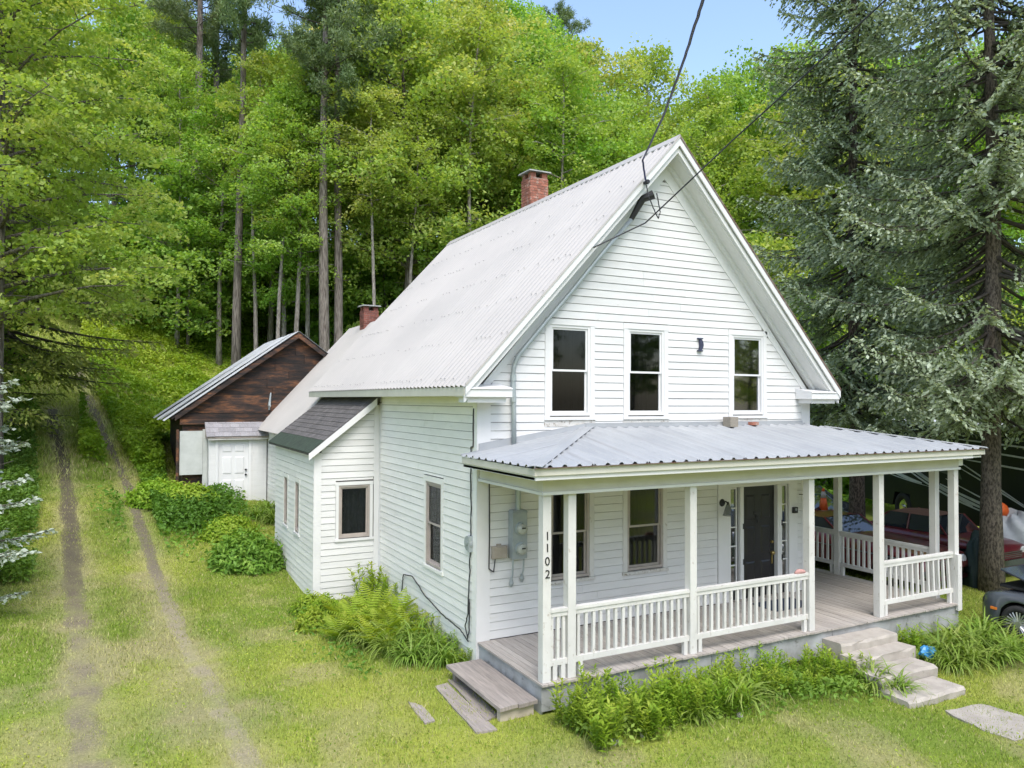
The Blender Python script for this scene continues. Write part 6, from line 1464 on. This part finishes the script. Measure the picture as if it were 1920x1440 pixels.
# --- planted clumps near the house
def bush_mesh(seed, rx, rz_, n, lsz, m):
    rg = np.random.default_rng(seed); k = n // 14
    th = rg.uniform(0, 6.283, k); ph = np.arccos(rg.uniform(-.05, 1, k)); rr = rg.uniform(.72, 1.0, k) * (.85 + .3 * fbm(np.cos(th) * 2 + seed, np.sin(th) * 2 + ph * 2, seed, 2))
    C = np.stack([rx * rr * np.sin(ph) * np.cos(th), rx * rr * np.sin(ph) * np.sin(th), rz_ * rr * np.cos(ph)], 1)
    nn = unit(C / np.array([rx, rx, rz_]) + np.array([0, 0, .5]))
    pos = (C[:, None] + rg.normal(0, lsz * .75, (k, 14, 3))).reshape(-1, 3); N = unit(np.repeat(nn, 14, 0) + rg.normal(0, .5, pos.shape)); pos[:, 2] = np.maximum(pos[:, 2], .02)
    V, F_ = leaves(pos, N, lsz * rg.uniform(.8, 1.5, len(pos)), lsz * .5 * rg.uniform(.7, 1.2, len(pos)), rg, fold=.15)
    st_ = MB()
    for i in range(14): c = C[i * (k // 14)]; st_.tube([(c[0] * .15, c[1] * .15, -.05), (c[0] * .5, c[1] * .5, c[2] * .55), tuple(c)], [.012, .008, .004], 4, cap=False)
    cc = np.clip(np.repeat(rg.normal(.45, .2, k), 14) + rg.normal(0, .15, len(pos)) + pos[:, 2] * .2, 0, 1)
    return mesh_np('foliage', V, F_, M[m], attr=np.repeat(cc, 4)), st_.mesh('stems', M['twig'])
def clump(name, meshes, px, py, label, cat, group=None, sc=1.0, pos=None):
    p = on_ground(px, py) if pos is None else pos
    r = tag(empty(name, (p[0], p[1], hz1(p[0], p[1]) - .02), random.uniform(0, 6.28)), label, cat, group); r.scale = (sc, sc, sc)
    for nm, me in zip(('foliage', 'stems'), meshes): link(nm, me, r)
    return r
B1 = bush_mesh(401, .85, .72, 5200, .11, 'peony'); B2 = bush_mesh(402, .75, .55, 4600, .10, 'weed')
clump('shrub', B1, 462, 1062, 'dense dark green shrub against the side room wall', 'shrub', sc=1.05)
clump('shrub', B2, 430, 1010, 'lighter green shrub behind the dark shrub by the side room', 'shrub', sc=1.0)
clump('shrub', B2, 352, 955, 'low rounded green shrub before the shed entry', 'shrub', sc=1.25)
clump('shrub', B2, 300, 945, 'spreading green shrub at the lane edge near the shed', 'shrub', sc=1.2)
def lily_mesh(seed, n, ln, wd):
    rg = np.random.default_rng(seed); V = []; F_ = []; cc = []
    for i in range(n):
        az = rg.uniform(0, 6.283); l = ln * rg.uniform(.55, 1.1); el = rg.uniform(.9, 1.45); p = np.array([rg.normal(0, .07), rg.normal(0, .07), 0.]); w_ = wd * rg.uniform(.7, 1.2); sd = np.array([-math.sin(az), math.cos(az), 0]); b = len(V); cv = np.clip(rg.normal(.5, .22), 0, 1); bend = rg.uniform(.25, .55)
        for j in range(6):
            t = j / 5; ww = w_ * (1 - t ** 2.2) * (.7 + .6 * min(1, t * 3)) + .001; V += [p - sd * ww, p + sd * ww]; cc += [cv * .7 + .3 * t] * 2
            p = p + l / 5 * np.array([math.cos(az) * math.cos(el), math.sin(az) * math.cos(el), math.sin(el)]); el -= bend * (1 + t * .6)
            if j: F_.append((b + 2 * j - 2, b + 2 * j - 1, b + 2 * j + 1, b + 2 * j))
    return mesh_np('blades', np.array(V), F_, M['lily'], attr=np.array(cc))
LY = [lily_mesh(411 + i, 90, .85, .014) for i in range(3)]
def lily(x, y, label, group, sc=1.0):
    sc *= 1.15
    o = link('daylily', LY[random.randrange(3)]); o.location = (x, y, hz1(x, y) - .02); o.rotation_euler = (0, 0, random.uniform(0, 6.28)); o.scale = (sc, sc, sc); return tag(o, label, 'daylily', group)
q = on_ground(1385, 1330); lily(q[0], q[1], 'fountain shaped daylily clump in the weed bed before the second railing', None, .95)
for (x, y, s) in ((7.5, -2.6, .7), (7.85, -2.75, .95), (8.3, -2.65, 1.0), (8.75, -2.8, 1.05), (9.2, -2.7, 1.0), (8.05, -3.15, .9), (8.6, -3.25, .95), (9.1, -3.25, .9), (9.5, -3.0, .9), (7.6, -3.1, .75), (9.55, -2.45, .8)):
    lily(x, y, 'arching daylily clump in the bed right of the concrete steps', 'daylilies right of the concrete steps', s)
for (x, y, s) in ((5.7, -2.75, .8), (5.55, -3.1, .8), (5.8, -3.35, .7)): lily(x, y, 'arching daylily clump against the left side of the concrete steps', 'daylilies left of the concrete steps', s)
for (x, y, s) in ((-.4, .45, .75), (-.45, .9, .8), (-.55, 1.4, .85), (-.75, 1.9, .8), (-.85, .75, .75), (-1.05, 1.25, .85), (-1.2, 1.8, .8), (-.5, 2.1, .8), (-1.35, 2.4, .75), (-.3, 1.1, .7), (-1.55, 3.0, .6)):
    lily(x, y, 'grassy daylily clump below the side wall beside the ferns', 'daylilies below the side wall', s)
for (x, y, s) in ((-1.0, 13.2, 1.0), (-1.35, 12.7, .9), (-.95, 12.3, .9)): lily(x, y, 'tall grassy clump beside the shed door', 'grass clumps by the shed door', s)
# fern: every frond a part
def frond_mesh(seed, ln):
    rg = np.random.default_rng(seed); V = []; F_ = []; cc = []; p = np.zeros(3); el = 1.3; pts = []
    for j in range(19): pts.append((p.copy(), el)); p = p + ln / 18 * np.array([math.cos(el), 0, math.sin(el)]); el -= .06
    for j, (c, e) in enumerate(pts):
        t = j / 18; b = len(V)
        if j < 18:
            V += [c + [0, -.003, 0], c + [0, .003, 0], pts[j + 1][0] + [0, .003, 0], pts[j + 1][0] + [0, -.003, 0]]; F_.append((b, b + 1, b + 2, b + 3)); cc += [.2] * 4
        if j < 2: continue
        l = ln * .2 * math.sin(math.pi * min(1, .12 + t * .9)) ** .8
        d = np.array([math.cos(e), 0, math.sin(e)])
        for s in (-1, 1):
            b = len(V); dd = np.array([0, s * .93, -.12]) + d * .35; w_ = d * ln / 18 * .27
            V += [c - w_, c + w_, c + dd * l * .6 + w_ * .75, c + dd * l + [0, 0, -.02]]; F_.append((b, b + 1, b + 2, b + 3) if False else (b, b + 1, b + 2, b + 3)); V += [c - w_, c + dd * l + [0, 0, -.02], c + dd * l * .6 - w_ * .5, c - w_ * .9]; F_.append((b + 4, b + 5, b + 6, b + 7)); cc += [.3 + .7 * t + rg.normal(0, .08)] * 8
    return mesh_np('frond', np.array(V), F_, M['fern'], attr=np.clip(np.array(cc), 0, 1))
FR = [frond_mesh(431 + i, l) for i, l in enumerate((.85, .75, .65))]
def fern(x, y, label, group, sc=1.0, n=13):
    r = tag(empty('fern', (x, y, hz1(x, y) - .02), random.uniform(0, 6.28)), label, 'fern', group); r.scale = (sc, sc, sc)
    for k in range(n):
        o = link('frond', FR[k % 3], r); o.rotation_euler = (random.uniform(-.15, .15), random.uniform(-.15, .35), k * 2.4 + random.uniform(-.3, .3)); s = random.uniform(.8, 1.15); o.scale = (s, s, s)
for (x, y, s) in ((-.75, 3.2, 1.15), (-1.1, 2.7, 1.1), (-.55, 2.5, 1.15), (-1.3, 3.4, 1.0), (-.95, 2.0, 1.1), (-.4, 3.0, 1.05), (-1.6, 2.5, .95), (-.6, 1.9, 1.0), (-1.15, 1.6, .85)):
    fern(x, y, 'yellow green fern in the bed between side room and side wall', 'ferns beside the house', s)
W1 = bush_mesh(403, .42, .48, 1500, .09, 'weed')
for (x, y, s) in ((-1.5, 4.0, .9), (-1.85, 3.4, .8), (-1.7, 4.5, .8)): clump('leafy_weed', W1, 0, 0, 'leafy green plant at the corner of the side room', 'plant', 'leafy plants by the side room corner', s, (x, y))
# weed bed before the porch
def weed_mesh(seed, ns_, h):
    rg = np.random.default_rng(seed); P = []; N = []; D = []; cc = []; s_ = MB()
    for i in range(ns_):
        az = rg.uniform(0, 6.283); b = np.array([rg.normal(0, .11), rg.normal(0, .11), 0]); l = h * rg.uniform(.6, 1.1); lean = rg.uniform(.05, .45); tp = b + np.array([math.cos(az) * lean * l, math.sin(az) * lean * l, l]); cv = rg.normal(.5, .2)
        s_.tube([b - [0, 0, .04], (b + tp) / 2 + [0, 0, .03], tp], [.005, .004, .002], 3, cap=False); k = int(l / .024)
        for j in range(k):
            t = .15 + .85 * j / k; a2 = j * 2.4 + az; d = np.array([math.cos(a2), math.sin(a2), .45]); d /= np.linalg.norm(d); ll = .10 * (1.2 - .6 * t)
            P.append(b + (tp - b) * t + d * ll * .55); D.append(d); nn_ = np.cross(d, [-math.sin(a2), math.cos(a2), 0]); N.append(nn_ * (1 if nn_[2] > 0 else -1) + rg.normal(0, .2, 3)); cc.append(cv + .3 * t - .15)
    P, N, D = np.array(P), unit(np.array(N)), np.array(D)
    V, F_ = leaves(P, N, .115, .034, rg, T=D, fold=.1)
    return mesh_np('foliage', V, F_, M['weed'], attr=np.clip(np.repeat(np.array(cc), 4), 0, 1)), s_.mesh('stems', M['weed'])
WD = [weed_mesh(441 + i, 12, .62) for i in range(3)]
k = 0; lab = 'lance leaved green weed in the bed before the porch skirt'
for x in np.arange(.25, 5.6, .24):
    for row in range(3):
        yy = -2.42 - .34 * row - (.05 if x > 1.2 else .1 * row) + random.uniform(-.1, .1)
        if row == 2 and (x > 2.9 or random.random() < .2): continue
        s = random.uniform(.6, 1.12) * (1.0 if x < 2.2 else .85)
        clump('weed_plant', WD[k % 3], 0, 0, lab, 'plant', 'weeds in the bed before the porch', s, (x + random.uniform(-.1, .1), yy)); k += 1
for (x, y, s) in ((.5, -2.9, .6), (1.3, -2.75, .65), (2.2, -2.7, .6), (3.3, -2.75, .6), (4.7, -2.6, .6), (1.9, -3.1, .55)): lily(x, y, 'small grassy clump poking through the weeds before the porch', 'grassy clumps in the weed bed', s)
cover('bed_undergrowth', 9000, lambda rg, n: (rg.uniform(.1, 5.5, n), rg.normal(-2.75, .3, n)), .05, .3, .08, 'peony', 'low tangled undergrowth filling the weed bed before the porch', 311, 1.5)
cover('bed_undergrowth', 7000, lambda rg, n: (rg.normal(-.9, .5, n), rg.uniform(.3, 4.6, n)), .05, .3, .08, 'peony', 'low tangled undergrowth beneath the ferns by the side wall', 312, 1.5)
for (x, y) in ((7.38, -2.36), (7.55, -2.42), (7.45, -2.5)): clump('weed_plant', WD[k % 3], 0, 0, 'bright bushy weed between porch post and concrete steps', 'plant', 'weeds right beside the top step', .8, (x, y)); k += 1
for (x, y, s) in ((-.12, .15, .55), (-.3, .2, .5), (-.25, 4.6, 1.3), (-.55, 4.55, 1.4), (-.15, 4.0, 1.2), (-.2, 2.0, .8), (-.18, 1.4, .7), (-.15, .7, .7)): clump('weed_plant', WD[k % 3], 0, 0, 'weed growing tight against the side wall base', 'plant', 'weeds along the side wall base', s, (x, y)); k += 1

cover('lawn_clover', 26000, lambda rg, n: (rg.uniform(-9, 11, n), rg.uniform(-7, 9, n)), .01, .05, .045, 'weed', 'small broad leaved weeds scattered through the lawn', 309, 1.3)
grass_field('lane_grass', 90000, (-13, -1.5), (16.5, 36), 0.08, 0.22, 'longer green grass between and beside the wheel ruts uphill', wid=0.018, seed=7)
